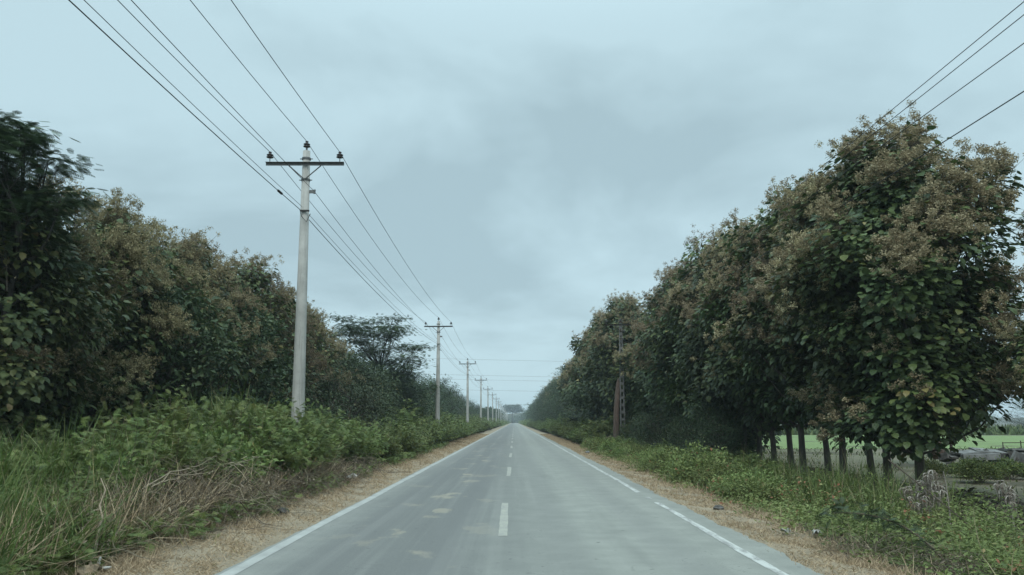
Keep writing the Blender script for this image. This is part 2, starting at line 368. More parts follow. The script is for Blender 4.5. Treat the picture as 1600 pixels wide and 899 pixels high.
# ------------------------------------------------------------------ foliage templates
LEAF_V = [(0, 0, 0), (0, .45, .03), (0, 1, -.16), (-.5, .22, .07), (-.46, .62, .02), (.5, .22, .07), (.46, .62, .02)]
LEAF_F = [(0, 1, 4, 3), (1, 2, 4), (0, 5, 6, 1), (1, 6, 2)]
SML_V = [(0, 0, 0), (-.5, .5, .05), (0, 1, -.08), (.5, .5, .05)]
SML_F = [(0, 3, 2), (0, 2, 1)]
FL_V = [(-.5, 0, 0), (.5, .1, 0), (.1, 1, .1)]; FL_F = [(0, 1, 2)]
FRV = [(-.03, 0, 0), (.03, 0, 0), (.03, .9, -.12), (-.03, .9, -.12)]; FRF = [(0, 1, 2, 3)]
for i in range(7):
    y = .12 + i * .125; l = .5 * (1 - abs(i - 2.6) * .12)
    for s in (-1, 1):
        k = len(FRV); z0 = -.13 * y
        FRV += [(0, y, z0), (s * l, y + .13, z0 - .05), (s * l, y + .18, z0 - .05), (0, y + .075, z0)]; FRF += [(k, k + 1, k + 2, k + 3)]
def blade(dr):
    v = []; f = []
    for i in range(5):
        q = i / 4; w = .5 * (1 - q ** 2.2) + .02
        v += [(-w, q * (1 - dr * .25 * q), -dr * q ** 2.4), (w, q * (1 - dr * .25 * q), -dr * q ** 2.4)]
    for i in range(4): f.append((2 * i, 2 * i + 1, 2 * i + 3, 2 * i + 2))
    return v, f
BLADES = [blade(d) for d in (.08, .3, .6)]
def unit(v): return v / (np.linalg.norm(v, axis=-1, keepdims=True) + 1e-9)
def limb(g, a, bpt, r0, r1, rg, sides=4, sag=.12, n=5):
    a = np.asarray(a, float); bpt = np.asarray(bpt, float); q = np.linspace(0, 1, n)[:, None]
    p = a + (bpt - a) * q; L = np.linalg.norm(bpt - a)
    p += np.sin(q * pi) * (np.array([0, 0, -sag * L]) + rg.normal(0, .06 * L, 3))
    g.tube(p, np.linspace(r0, r1, n), sides, rg.uniform(.3, .7)); return p
def grow_trunk(g, H, r, rg, lean=.25, sides=8, top=.2):
    n = 9; q = np.linspace(0, 1, n); p = np.stack([lean * q ** 1.5 * rg.normal() + .05 * rg.normal(size=n) * q, lean * q ** 1.5 * rg.normal() + .05 * rg.normal(size=n) * q, H * q], -1)
    p[0] = (0, 0, -.35); rad = r * (1 - (1 - top) * q); rad[0] = r * 1.35
    g.tube(p, rad, sides, .5); return lambda z: np.array([np.interp(z, p[:, 2], p[:, i]) for i in range(3)])

def make_teak(rg, H=10, Rad=3.0, low=1.3, tips=150, per=36, leaf=.34, pan=60, pan_low=.25, flakes=170, pan_w=1.2, mats=('teak', 'blossom'), shape=(.10, .84), clump=.42, r=.13, wispy=0, pan_size=1.0, pan_out=.62):
    root = empty('teak_tree')
    gt, gl, gb = Geo(), Geo(), Geo()
    ax = grow_trunk(gt, H * .9, r, rg)
    ph = rg.uniform(0, 6.28, 3)
    T = []; nb = max(10, tips // 9); B = []
    for i in range(nb):                       # boughs: lumps of foliage with gaps between them
        q = (i + rg.uniform()) / nb; th = i * 2.399 + rg.normal(0, .35)
        prof = Rad * max(.10, sin(pi * (shape[0] + shape[1] * q ** .9))) ** .75
        rr = max(0, prof * rg.uniform(.62, 1.08) - .55); B.append((rr * cos(th), rr * sin(th), low + .45 + (H - low - .7) * q, q))
    for i in range(tips):
        if rg.uniform() < .82:
            bx, by, bz, q = B[i % nb]; u3 = unit(rg.normal(size=3) + np.array([bx, by, .3]) * .25) * rg.uniform(.35, 1.0) ** .5 * .85
            x, y, z = bx + u3[0], by + u3[1], max(low * .8, bz + u3[2] * .9); o = .9 if u3 @ np.array([bx, by, .6]) > 0 else .5
        else:
            q = rg.uniform(); th = rg.uniform(0, 2 * pi); rr = Rad * rg.uniform(.1, .6) * max(.1, sin(pi * (shape[0] + shape[1] * q)))
            x, y, z, o = rr * cos(th), rr * sin(th), low + (H - low - .4) * q, .3
        T.append((x, y, z, min(1, max(0, (z - low) / (H - low))), o))
    T = np.array(T)
    for x, y, z, q, o in T:
        z0 = max(low * .75, min(H * .86, z - math.hypot(x, y) * rg.uniform(.5, 1.0)))
        a = ax(z0); w = .018 + .045 * (1 - q) * rg.uniform(.4, 1)
        limb(gt, a, (x, y, z), w, .008, rg, 3 if w < .035 else 5, .08)
    n = tips * per; idx = np.repeat(np.arange(tips), per)
    off = rg.normal(0, clump, (n, 3)) * (1, 1, .85); far_ = np.linalg.norm(off, axis=1, keepdims=True); off *= np.minimum(1, clump * 1.7 / far_)
    P = T[idx, :3] + off
    P[:, 2] = np.maximum(P[:, 2], low * .7)
    rad = np.concatenate([P[:, :2], np.zeros((n, 1))], 1)
    A = unit(off) * .8 + unit(rad) * .6 + rg.normal(0, .35, (n, 3)); A[:, 2] -= .55
    Nn = np.array([0, 0, 1.0]) + unit(rad) * .7 + rg.normal(0, .3, (n, 3))
    L = leaf * rg.uniform(.55, 1.25, n)
    tint = np.clip(rg.normal(.45, .2, n) + rg.normal(0, .12, tips)[idx], 0, 1)
    gl.template(P, A, Nn, L, L * rg.uniform(.62, .85, n), LEAF_V, LEAF_F, tint)
    # flower panicles at the ends of outer shoots
    cand = np.where((T[:, 4] > .6) & (T[:, 3] > pan_low))[0]
    wts = (T[cand, 3] ** pan_w + .05); sel = rg.choice(cand, pan, pan > len(cand) * .8, wts / wts.sum())
    for i in sel:
        x, y, z, q, o = T[i]; d = unit(np.array([x, y, .0])) * (1.1 - q) + np.array([0, 0, .25 + q]); d = unit(unit(d) + rg.normal(0, .28, 3))
        c0 = T[i, :3] + d * pan_out * rg.uniform(.7, 1.15); sz = rg.uniform(.75, 1.3) * pan_size
        k = rg.integers(8, 14); sub = c0 + rg.normal(0, .21 * sz, (k, 3)) * (1.15, 1.15, .85) + d * rg.uniform(-.05, .32, (k, 1)) * sz
        for s_ in sub[::2]: gt.tube(np.array([T[i, :3], (T[i, :3] + s_) / 2 + rg.normal(0, .03, 3), s_]), [.008, .006, .004], 3, .6)
        m_ = int(flakes * sz); j = rg.integers(0, k, m_)
        Q = sub[j] + unit(rg.normal(size=(m_, 3))) * rg.uniform(.02, .13, (m_, 1)) * sz
        gb.template(Q, rg.normal(size=(m_, 3)), rg.normal(size=(m_, 3)), rg.uniform(.04, .085, m_), rg.uniform(.025, .05, m_), FL_V, FL_F, np.clip(rg.normal(.5, .22, m_) + rg.normal(0, .1), 0, 1))
    for k in range(wispy):                        # bare wispy shoots standing out of the top
        th = rg.uniform(0, 6.28); rr = Rad * rg.uniform(.1, .8); q = 1 - (rr / Rad) ** 2 * .45
        p0 = np.array([rr * cos(th), rr * sin(th), low + (H - low) * q * .9]); p1 = p0 + np.array([rg.normal(0, .35), rg.normal(0, .35), rg.uniform(.7, 1.6)])
        p = limb(gt, p0, p1, .014, .004, rg, 3, -.05)
        m_ = 46; w_ = rg.uniform(.25, 1.0, m_)[:, None]; Q = p0 + (p1 - p0) * w_ + rg.normal(0, .16, (m_, 3))
        gb.template(Q, rg.normal(size=(m_, 3)), rg.normal(size=(m_, 3)), rg.uniform(.04, .09, m_), rg.uniform(.02, .05, m_), FL_V, FL_F, rg.uniform(.1, .8, m_))
        m_ = 5; Q = p0 + (p1 - p0) * rg.uniform(.1, 1, m_)[:, None]; A = rg.normal(size=(m_, 3)); A[:, 2] -= .6
        gl.template(Q, A, np.array([0, 0, 1.]) + rg.normal(0, .4, (m_, 3)), leaf * .8, leaf * .5, LEAF_V, LEAF_F, rg.uniform(.3, .9, m_))
    obj('trunk', gt, M['bark'], root); obj('crown', gl, M[mats[0]], root)
    if gb.n: obj('blossom', gb, M[mats[1]], root)
    return root

def make_feathery(rg, H=9, spread=3.2, pads=26, per=70, frond=.34, flat=.16, low=.45, r=.12, name='acacia_tree', lean=.5, mat='frond', bare=6, thick=.6):
    """tree with layered sprays of feathery leaves"""
    root = empty(name); gt, gl = Geo(), Geo()
    ax = grow_trunk(gt, H * .62, r, rg, lean, 7, .5)
    for i in range(pads):
        q = (i + rg.uniform()) / pads; th = i * 2.4 + rg.normal(0, .4)
        z = H * (low + (1 - low) * q) - rg.uniform(0, .3); rr = spread * (1 - max(0, q - .55) ** 1.5 * 1.6) * rg.uniform(.25, 1.0)
        tip = np.array([rr * cos(th), rr * sin(th), z])
        z0 = min(H * .6, max(H * .2, z - rr * .6 - .3)); a = ax(z0)
        p = limb(gt, a, tip, .05 + .02 * (1 - q), .012, rg, 5, .05, 6)
        pr = rg.uniform(.6, 1.15) * thick * 1.5
        for k in range(5):
            e = tip + np.array([rg.normal(0, pr * .6), rg.normal(0, pr * .6), rg.normal(0, .12)]); limb(gt, p[4], e, .012, .004, rg, 3, .0, 3)
        off = np.stack([rg.normal(0, pr * .62, per), rg.normal(0, pr * .62, per), rg.normal(0, flat, per)], -1)
        A = unit(off * (1, 1, .3)) + rg.normal(0, .5, (per, 3)) * (1, 1, .35); A[:, 2] -= .12
        gl.template(tip + off, A, np.array([0, 0, 1.0]) + rg.normal(0, .3, (per, 3)), frond * rg.uniform(.6, 1.2, per), frond * rg.uniform(.6, .9, per), FRV, FRF, np.clip(rg.normal(.45, .25, per), 0, 1))
    for k in range(bare):
        th = rg.uniform(0, 6.28); e = np.array([spread * 1.1 * cos(th), spread * 1.1 * sin(th), H * rg.uniform(.5, .85)])
        limb(gt, ax(H * .5), e, .03, .005, rg, 4, .05, 6)
    obj('trunk', gt, M['dark_bark'], root); obj('crown', gl, M[mat], root)
    return root

def make_dense(rg, H=8, Rad=3.2, low=.5, tips=170, per=42, leaf=.17, mat='dense', name='dense_tree', r=.16, W=.55):
    root = empty(name); gt, gl = Geo(), Geo()
    ax = grow_trunk(gt, H * .8, r, rg, .5); ph = rg.uniform(0, 6.28, 4); T = []
    for i in range(tips):
        q = rg.uniform(); th = rg.uniform(0, 2 * pi)
        prof = Rad * max(.1, sin(pi * (.2 + .74 * q))) ** .7 * (1 + .22 * sin(2 * th + ph[0] + 5 * q) + .16 * sin(5 * th + ph[1] - 6 * q))
        rr = prof * (.35 + .65 * math.sqrt(rg.uniform())); T.append((rr * cos(th), rr * sin(th), low + (H - low) * q + rg.normal(0, .25)))
    T = np.array(T)
    for tp in T: limb(gt, ax(max(.3, min(H * .75, tp[2] - .6 * math.hypot(tp[0], tp[1])))), tp, rg.uniform(.015, .05), .008, rg, 3, .06, 4)
    n = tips * per; idx = np.repeat(np.arange(tips), per); off = rg.normal(0, .36, (n, 3)) * (1.15, 1.15, .55)
    A = unit(off) + rg.normal(0, .4, (n, 3)); A[:, 2] -= .25; L = leaf * rg.uniform(.6, 1.3, n)
    gl.template(T[idx] + off, A, np.array([0, 0, 1.]) + rg.normal(0, .45, (n, 3)), L, L * W, SML_V, SML_F, np.clip(rg.normal(.42, .2, n) + rg.normal(0, .12, tips)[idx], 0, 1))
    obj('trunk', gt, M['bark'], root); obj('crown', gl, M[mat], root); return root

def make_shrub(rg, H=1.9, W=1.3, stems=26, per=20, frond=.24, mat='shrub', name='feathery_shrub'):
    root = empty(name); gt, gl = Geo(), Geo()
    for i in range(stems):
        th = rg.uniform(0, 6.28); q = math.sqrt(rg.uniform()); e = np.array([W * q * cos(th), W * q * sin(th), H * rg.uniform(.55, 1.05) * (1 - .42 * q * q)])
        b0 = rg.normal(0, .16, 3) * (1, 1, 0); b0[2] = -.15
        mid = (b0 + e) / 2 + np.array([0, 0, .22 * H * q]); s = np.linspace(0, 1, 7)[:, None]
        p = b0 * (1 - s) ** 2 + 2 * mid * s * (1 - s) + e * s * s
        gt.tube(p, np.linspace(.012, .003, 7), 3, rg.uniform(.2, .6))
        u = rg.uniform(.22, 1, per) ** .8; P = np.stack([np.interp(u, s[:, 0], p[:, k]) for k in range(3)], -1) + rg.normal(0, .05, (per, 3))
        d = unit(e - mid); A = d * .5 + rg.normal(0, .8, (per, 3)); A[:, 2] = A[:, 2] * .5 - .05
        gl.template(P, A, np.array([0, 0, 1.]) + rg.normal(0, .35, (per, 3)), frond * rg.uniform(.6, 1.25, per), frond * rg.uniform(.55, .85, per), FRV, FRF, np.clip(rg.normal(.45, .2, per) + rg.normal(0, .1), 0, 1))
    obj('stem', gt, M['brush'], root); obj('foliage', gl, M[mat], root); return root

def make_bush(rg, H=1.2, W=1.0, tips=60, per=40, leaf=.085, mat='weed', name='leafy_bush'):
    root = empty(name); gt, gl = Geo(), Geo(); T = []
    for i in range(tips):
        th = rg.uniform(0, 6.28); q = math.sqrt(rg.uniform()); z = H * (1 - .6 * q * q) * (1 - .55 * rg.uniform() ** 2)
        T.append((W * q * cos(th) * 1.05, W * q * sin(th), z)); limb(gt, (rg.normal(0, .1), rg.normal(0, .1), -.15), T[-1], .009, .003, rg, 3, -.1, 4)
    T = np.array(T); n = tips * per; idx = np.repeat(np.arange(tips), per); off = rg.normal(0, .13, (n, 3)) * (1, 1, .9)
    A = unit(off) + rg.normal(0, .5, (n, 3)); L = leaf * rg.uniform(.5, 1.4, n)
    gl.template(T[idx] + off, A, np.array([0, 0, 1.]) + rg.normal(0, .5, (n, 3)), L, L * .55, SML_V, SML_F, np.clip(rg.normal(.42, .22, n) + rg.normal(0, .12, tips)[idx], 0, 1))
    obj('stem', gt, M['brush'], root); obj('foliage', gl, M[mat], root); return root

def make_brush(rg, H=1.2, W=1.0, stems=170):
    root = empty('dry_brush'); g = Geo()
    for i in range(stems):
        th = rg.uniform(0, 6.28); q = math.sqrt(rg.uniform()); p = [np.array([W * .8 * q * cos(th), W * .8 * q * sin(th), rg.uniform(-.1, H * .45)])]
        d = unit(np.array([rg.normal(), rg.normal(), rg.uniform(-.1, 1.2)])); st = rg.uniform(.12, .3)
        for k in range(6):
            d = unit(d + rg.normal(0, .38, 3) + np.array([0, 0, -.10])); nx = p[-1] + d * st
            if nx[2] > H * (1 - .4 * (nx[0] ** 2 + nx[1] ** 2) / W ** 2): d[2] = -abs(d[2]) * .6; nx = p[-1] + d * st
            nx[2] = max(nx[2], .02); p.append(nx)
        r0 = rg.choice([.004, .005, .006, .010], p=[.35, .35, .2, .1]); g.tube(np.array(p), np.linspace(r0, r0 * .5, 7), 3, np.clip(rg.normal(.42, .22), 0, 1))
    gl = Geo(); n = 260; th = rg.uniform(0, 6.28, n); q = np.sqrt(rg.uniform(size=n)) * W
    P = np.stack([q * np.cos(th), q * np.sin(th), rg.uniform(.05, H * .85, n) * (1 - .4 * (q / W) ** 2)], -1)
    gl.template(P, rg.normal(size=(n, 3)), rg.normal(size=(n, 3)), rg.uniform(.05, .13, n), rg.uniform(.015, .04, n), SML_V, SML_F, rg.uniform(.2, .9, n))
    obj('twigs', g, M['brush'], root); obj('dead_leaves', gl, M['brush'], root); return root

def G(x, y): return float(gz(x, y))
ORD = ['first', 'second', 'third', 'fourth', 'fifth', 'sixth', 'seventh', 'eighth', 'ninth', 'tenth', 'eleventh', 'twelfth', 'thirteenth', 'fourteenth', 'fifteenth', 'sixteenth', 'seventeenth', 'eighteenth']
RG = lambda k: np.random.default_rng(k)
ran = random.Random(5)

# ------------------------------------------------------------------ utility poles and wires
def make_pole(kind='round'):
    p = empty('utility_pole'); H = 10.25
    g = Geo()
    if kind == 'round':
        g.tube([(0, 0, -.4), (0, 0, 2), (0, 0, 5), (0, 0, H)], [.21, .195, .165, .115], 16, .5, True)
        obj('shaft', g, M['concrete'], p, True)
    else:                                       # flat slotted concrete shaft
        for sx in (-1, 1): g.tube([(sx * .145, 0, -.4), (sx * .115, 0, 5), (sx * .075, 0, 9.55)], [.062, .055, .045], 4, .5, True)
        for k in range(18): g.box((0, 0, .25 + k * .525), (.20 - k * .0055, .07, .20))
        obj('shaft', g, M['dark_pole'], p)
    steel = M['steel'] if kind == 'round' else M['rust']
    za = 9.78 if kind == 'round' else 9.33
    g = Geo(); g.box((0, -.16, za), (2.42, .010, .10)); g.box((0, -.205, za + .046), (2.42, .085, .009)); obj('crossarm', g, steel, p)
    for sx in (-1, 1):
        g = Geo(); g.tube([(sx * .5, -.17, za - .05), (sx * .02, -.165, za - .48)], .020, 4, .5, True); obj('brace', g, steel, p)
    tops = [(-1.08, -.2, za + .05), (1.08, -.2, za + .05), (0, -.0, H if kind == 'round' else 9.5)]
    for (x, y, z) in tops:
        g = Geo(); g.lathe([(.001, .13), (.045, .13), (.105, .145), (.112, .165), (.06, .185), (.06, .20), (.100, .215), (.105, .235), (.05, .26), (.042, .29), (.055, .31), (.04, .335), (.001, .335)], (x, y, z), 14); ins = obj('insulator', g, M['porcelain'], p, True)
        g = Geo(); g.tube([(x, y, z - .03), (x, y, z + .15)], .014 if abs(x) > .1 else .03, 6, .5, True); obj('pin', g, M['steel'], ins)
    for z in (za + .22, za - .47):
        g = Geo(); g.lathe([(.125, -.03), (.142, -.03), (.142, .03), (.125, .03)], (0, 0, z), 14); g.box((0, 0, z), (.40, .018, .028)); obj('clamp', g, steel, p)
    g = Geo(); g.box((.20, -.02, 8.93), (.14, .035, .10)); g.lathe([(.001, -.06), (.04, -.06), (.032, 0), (.04, .06), (.001, .06)], (.29, -.02, 8.93), 8); obj('bracket', g, M['steel'], p)
    g = Geo(); g.box((.05, -.17, 8.28), (.26, .05, .05)); g.tube([(-.12, -.14, 8.33), (-.05, -.18, 8.1), (.1, -.17, 7.93), (.2, -.1, 8.2)], .012, 4, .5); obj('cable_clamp', g, M['cable'], p)
    return p
PX, PY0, PD = -6.42, 24.1, 43.9
pole0 = make_pole()
lp = [(PX, PY0 + k * PD) for k in range(18)]
plabels = ['nearest grey concrete utility pole, tall above the bushes on the left', 'grey utility pole behind the nearest one, rising beside the flat-topped acacia tree',
           'third grey concrete utility pole along the left verge, beyond the acacia', 'fourth grey concrete utility pole along the left verge', 'fifth grey concrete utility pole along the left verge', 'sixth grey concrete utility pole along the left verge', 'seventh small grey utility pole along the left verge', 'eighth small grey utility pole along the left verge']
for k, (x, y) in enumerate(lp):
    o = pole0 if k == 0 else dup(pole0)
    o.location = (x, y, G(x, y)); o.rotation_euler = (R(ran.uniform(-.4, .4)), R(-.5 + ran.uniform(-.5, .5)), R(ran.uniform(-3, 3)) + R(-2))
    tag(o, plabels[k] if k < 8 else 'tiny far utility pole in the crowd of poles near the end of the road', 'utility pole', 'concrete utility poles along the left verge')
pole0.rotation_euler = (0, R(-.6), R(2.0))

def wire(name, nodes, sag, rad, label, mat='cable', n=16, sides=5, group=None):
    g = Geo(); pts = []
    for a, bpt in zip(nodes[:-1], nodes[1:]):
        a = np.array(a, float); bpt = np.array(bpt, float)
        for q in np.linspace(0, 1, n, endpoint=False): pts.append(a + (bpt - a) * q - np.array([0, 0, 4 * sag * q * (1 - q)]))
    pts.append(np.array(nodes[-1], float)); g.tube(np.array(pts), rad, sides)
    o = obj(name, g, M[mat], None, True); tag(o, label, 'wire', group); return o
from mathutils import Vector, Euler
PM = []
for o_ in [o for o in COL.objects if o.name.split('.')[0] == 'utility_pole']: PM.append((o_.location.copy(), o_.rotation_euler.to_matrix()))
PM = PM[:15]
def run(dx, z, dy=-.2): return [(PX + dx, PY0 - PD, z + .1)] + [tuple(l + r @ Vector((dx, dy, z))) for l, r in PM]
gw = 'wires strung along the left row of poles'
wire('power_wire', run(-1.08, 10.15), .55, .009, 'black power wire on the left-tip insulators of the left row of poles', group=gw)
wire('power_wire', run(0, 10.57, 0), .60, .009, 'black power wire on the pole-top insulators of the left row of poles', group=gw)
wire('power_wire', run(1.08, 10.15), .55, .009, 'black power wire on the right-tip insulators of the left row of poles', group=gw)
wire('neutral_wire', run(.29, 8.93, -.06), .50, .008, 'thin black wire on the small side bracket below the crossarms, left poles', group=gw)
wire('telephone_cable', run(-.12, 8.33, -.17), .44, .011, 'thick black cable, lowest of the wires on the left row of poles', group=gw)
wire('telephone_cable', run(-.06, 8.42, -.17), .36, .007, 'thin black cable just above the thick lowest cable on the left poles', group=gw)
l_, r_m = PM[0]; e1 = np.array(l_ + r_m @ Vector((-.12, -.17, 8.33))); e0 = np.array((PX - .12, PY0 - PD, 8.43)); q_ = 1 - 2.1 / PD
def at_(q): return e0 + (e1 - e0) * q - np.array([0, 0, 4 * .44 * q * (1 - q)])
g = Geo(); g.tube([at_(q_ - .004), at_(q_ + .004)], .036, 6, .5, True); tag(obj('cable_splice', g, M['cable']), 'small black splice box on the thick cable before the nearest left pole', 'cable splice')

rp0 = make_pole('slotted')
rpos = [(8.0, 59.8), (8.15, 118), (8.1, 176), (8.0, 286)]
rl = ['dark slotted concrete pole with crossarm in front of the teak wall', 'dim dark utility pole half hidden among trees on the right, second from the dead trunk', 'thin pale-footed utility pole against dark trees far along the right', 'tiny utility pole whose crossarm clears the far right treetops']
for k, (x, y) in enumerate(rpos):
    o = rp0 if k == 0 else dup(rp0); o.location = (x, y, G(x, y)); tag(o, rl[k], 'utility pole', 'dark utility poles along the right verge')
gr = 'wires strung along the right row of poles'
def rrun(x, z, x0, z0): return [(x0, -16, z0), (x, 59.6, z)] + [(px + x - 8.0, py, z) for px, py in rpos[1:]]
wire('power_wire', rrun(9.08, 9.72, 9.4, 9.55), .35, .009, 'topmost black wire crossing the sky above the right teaks', group=gr)
wire('power_wire', rrun(8.95, 9.45, 9.5, 9.35), .35, .009, 'black wire close below the topmost wire above the right teaks', group=gr)
wire('power_wire', rrun(8.2, 8.75, 9.45, 8.5), .30, .009, 'third black wire from the top above the right teaks', group=gr)
wire('telephone_cable', rrun(8.15, 7.9, 9.2, 7.5), .30, .011, 'lowest black cable on the right, running into the teak crown', group=gr)
gx = 'thin lines crossing high above the far road'
for (z0, z1, y, lab) in ((20.6, 19.2, 250, 'uppermost thin line crossing the sky far over the road'), (15.6, 14.4, 250, 'middle thin line crossing the sky far over the road'), (14.9, 13.6, 262, 'thin line just below the middle one crossing the far sky'), (10.9, 10.0, 250, 'lowest thin line crossing the sky far over the road')):
    wire('transmission_line', [(-120, y - 6, z0 + 3), (120, y + 6, z1)], .8, .022, lab, group=gx, n=30)

# ------------------------------------------------------------------ trees on the right
TV = [make_teak(RG(20 + i), H=H, Rad=r, low=lo, tips=t, per=72, pan=pn, pan_low=pl, leaf=lf, flakes=fk, pan_w=.6 if i == 0 else 1.2) for i, (H, r, lo, t, pn, pl, lf, fk) in enumerate((
    (10.9, 3.35, 1.9, 280, 290, .03, .215, 560), (10.2, 3.1, 2.4, 200, 150, .22, .24, 420), (10.7, 3.1, 2.5, 200, 130, .28, .24, 400), (10.2, 2.9, 2.6, 190, 80, .4, .25, 340), (11.0, 3.0, .6, 220, 46, .5, .25, 280)))]
def place(proto, used, x, y, s, rz, label, cat, group, z=None):
    o = proto if proto.name not in used else dup(proto)
    used.add(proto.name)
    o.location = (x, y, G(x, y) if z is None else z); o.rotation_euler.z = rz; o.scale = (s, s, s) if not hasattr(s, '__len__') else s
    o.rotation_euler.x = ran.uniform(-.04, .04); o.rotation_euler.y = ran.uniform(-.04, .04)
    o['label'] = label; o['category'] = cat
    if group: o['group'] = group
    elif 'group' in o: del o['group']
    return o
U = set()
gt_ = 'teak trees in the row along the right side'
front = [(11.15, 22.5, 0, (1.08, 1.08, .91)), (11.2, 24.6, 1, .95), (11.6, 26.6, 2, .92), (11.2, 27.9, 1, .97), (11.7, 30.5, 3, .98), (11.0, 31.2, 2, 1.0), (11.5, 34, 3, 1.0), (11.0, 34.6, 1, .98), (11.2, 37.3, 2, 1.0), (10.6, 37.8, 3, 1.02)]
fl = ['biggest teak tree at the front of the right row, crown loaded with brown panicles', 'teak tree with a straight grey trunk just behind the biggest right teak', 'slim teak third in the right row from the front', 'fourth teak in the right row, trunk seen against bare field', 'fifth teak trunk in the right row from the front', 'sixth teak trunk in the right row from the front', 'seventh teak trunk in the right row from the front', 'eighth teak trunk in the right row from the front', 'ninth teak trunk in the right row, green field showing beside it', 'tenth teak in the right row, last trunk seen before the dark low foliage']
for k, (x, y, v, s) in enumerate(front):
    place(TV[v], U, x, y, s, ran.uniform(0, 6.28), fl[k], 'tree', gt_)
place(TV[2], U, 13.55, 18.6, .54, 2.2, 'teak tree cut by the right frame edge, only its leafy left side showing', 'tree', None)
place(TV[3], U, 20.6, 38.5, .62, 1.0, 'small teak standing alone behind the ruined concrete, thin bare trunk', 'tree', None)
y = 40.0; k = 0
while y < 112:
    if 49 < y < 63: x = 11.8
    elif y < 50: x = 10.4 - .05 * (y - 40) + .5
    else: x = 9.3
    x += ran.uniform(-.35, .35); v = ran.choice((2, 3, 4, 4, 4)); s = ran.uniform(.92, 1.04) * (1.08 if 64 < y < 84 else 1.0)
    place(TV[v], U, x, y, s, ran.uniform(0, 6.28), 'tall teak in the dense wall of teaks around and beyond the dark slotted pole', 'tree', 'teaks forming the dense right-hand wall')
    y += ran.uniform(2.0, 2.8); k += 1

FA = [make_feathery(RG(50), H=11.5, spread=4.2, pads=44, per=80, low=.22, flat=.2, name='rain_tree', bare=3, r=.22),
      make_feathery(RG(51), H=10, spread=3.8, pads=40, per=80, low=.2, flat=.22, name='rain_tree', bare=3, r=.2)]
DN = [make_dense(RG(60), H=9.5, Rad=3.4, low=.3), make_dense(RG(61), H=8, Rad=3.0, low=.2), make_dense(RG(62), H=4.6, Rad=2.3, low=.1, tips=120, leaf=.15, name='bushy_tree')]
y = 112
while y < 330:
    x = 9.9 + ran.uniform(-.8, .8); v = ran.choice((FA[0], FA[1], DN[0], DN[0], TV[4]))
    nm = 'dark tree in the far receding row on the right, beyond the teak wall'
    place(v, U, x, y, ran.uniform(.9, 1.08), ran.uniform(0, 6.28), nm, 'tree', 'far trees receding along the right side')
    y += ran.uniform(3.6, 5.4)

# ------------------------------------------------------------------ trees on the left
OV = [make_teak(RG(80 + i), H=H, Rad=r, low=lo, tips=t, per=pr, pan=pn, pan_low=.15, leaf=.23, flakes=360, mats=('teak_old', 'blossom_old'), wispy=w, shape=(.12, .82), pan_size=1.1) for i, (H, r, lo, t, pr, pn, w) in enumerate((
    (9.2, 2.9, .7, 170, 46, 120, 40), (9.5, 2.7, .8, 150, 36, 160, 56), (8.9, 2.6, .6, 140, 44, 80, 50), (8.6, 2.9, .5, 210, 66, 24, 6)))]
gl_ = 'old teaks in the wood on the left'
left = [(-13.6, 15.6, 3, 1.0, 'dark big-leaved teak at the left frame edge'), (-12.7, 18.6, 3, .98, 'green-leaved teak under the dark feathery tree at far left'),
        (-13.4, 21.3, 0, 1.0, 'brown-flowered teak right of the dark feathery tree on the left'), (-12.8, 24.4, 1, 1.0, 'teak thick with brown spent panicles, second from the dark feathery tree'),
        (-13.2, 27.4, 0, 1.0, 'teak with thin wispy top and sky showing through, left wood'), (-12.8, 30.4, 2, 1.05, 'sparse olive-leaved teak, third back from the dark feathery tree'),
        (-13.3, 33.6, 1, 1.03, 'teak whose bare wispy shoots stand against the sky left of nearest pole'), (-13.0, 37.0, 2, 1.1, 'teak with a few green leaves at its shoulder, left of nearest pole'),
        (-13.2, 40.5, 0, 1.0, 'brown teak seen just left of the nearest pole shaft'), (-13.0, 44, 1, .97, 'brown teak seen behind the nearest pole shaft'), (-13.3, 47.5, 0, .98, 'brown teak just right of the nearest pole shaft'), (-12.8, 51, 1, .96, 'last brown teak before the flat-topped acacia')]
for (x, y, v, s, lab) in left: place(OV[v], U, x, y, s * (.86 if y < 26 else .90 if y < 36 else .93), ran.uniform(0, 6.28), lab, 'tree', gl_)
for k in range(11):
    y = 13 + k * 4.0; place(OV[ran.choice((0, 2, 3))], U, -16.6 + ran.uniform(-.5, .5), y, ran.uniform(.80, .88), ran.uniform(0, 6.28), 'teak of the back row, glimpsed behind the front teaks of the left wood', 'tree', 'back row of teaks in the left wood')
ft = make_feathery(RG(90), H=9.1, spread=1.55, pads=36, per=120, low=.64, flat=.11, frond=.27, name='leucaena_tree', lean=.3, bare=0, thick=.34)
tag(ft, 'dark feathery-leaved tree with drooping sprays topping the wood at far left', 'tree'); ft.location = (-12.0, 17.9, G(-11, 18)); ft.rotation_euler.z = .6
ac = make_feathery(RG(93), H=10.6, spread=5.3, pads=74, per=160, low=.42, flat=.12, frond=.34, name='acacia_tree', lean=.8, bare=12, thick=.80, r=.2)
tag(ac, 'flat-topped acacia with layered open sprays beside the second left pole', 'tree'); ac.location = (-12.2, 67, G(-12, 67))
D2 = make_dense(RG(64), H=6.2, Rad=2.0, low=.2, tips=170, per=46, leaf=.23, name='bushy_tree', mat='dense')
for (x, y, s, lab) in ((-11.4, 26.5, 1.0, 'dark green bushy tree low in front of the brown teaks, left of pole'), (-11.6, 33.5, 1.05, 'dark green bushy tree against the brown teaks near the pole shaft'), (-11.4, 38.5, .8, 'low dark green tree tucked behind the nearest pole foot')):
    place(D2, U, x, y, s, ran.uniform(0, 6.28), lab, 'tree', 'dark bushy trees in front of the left teaks')
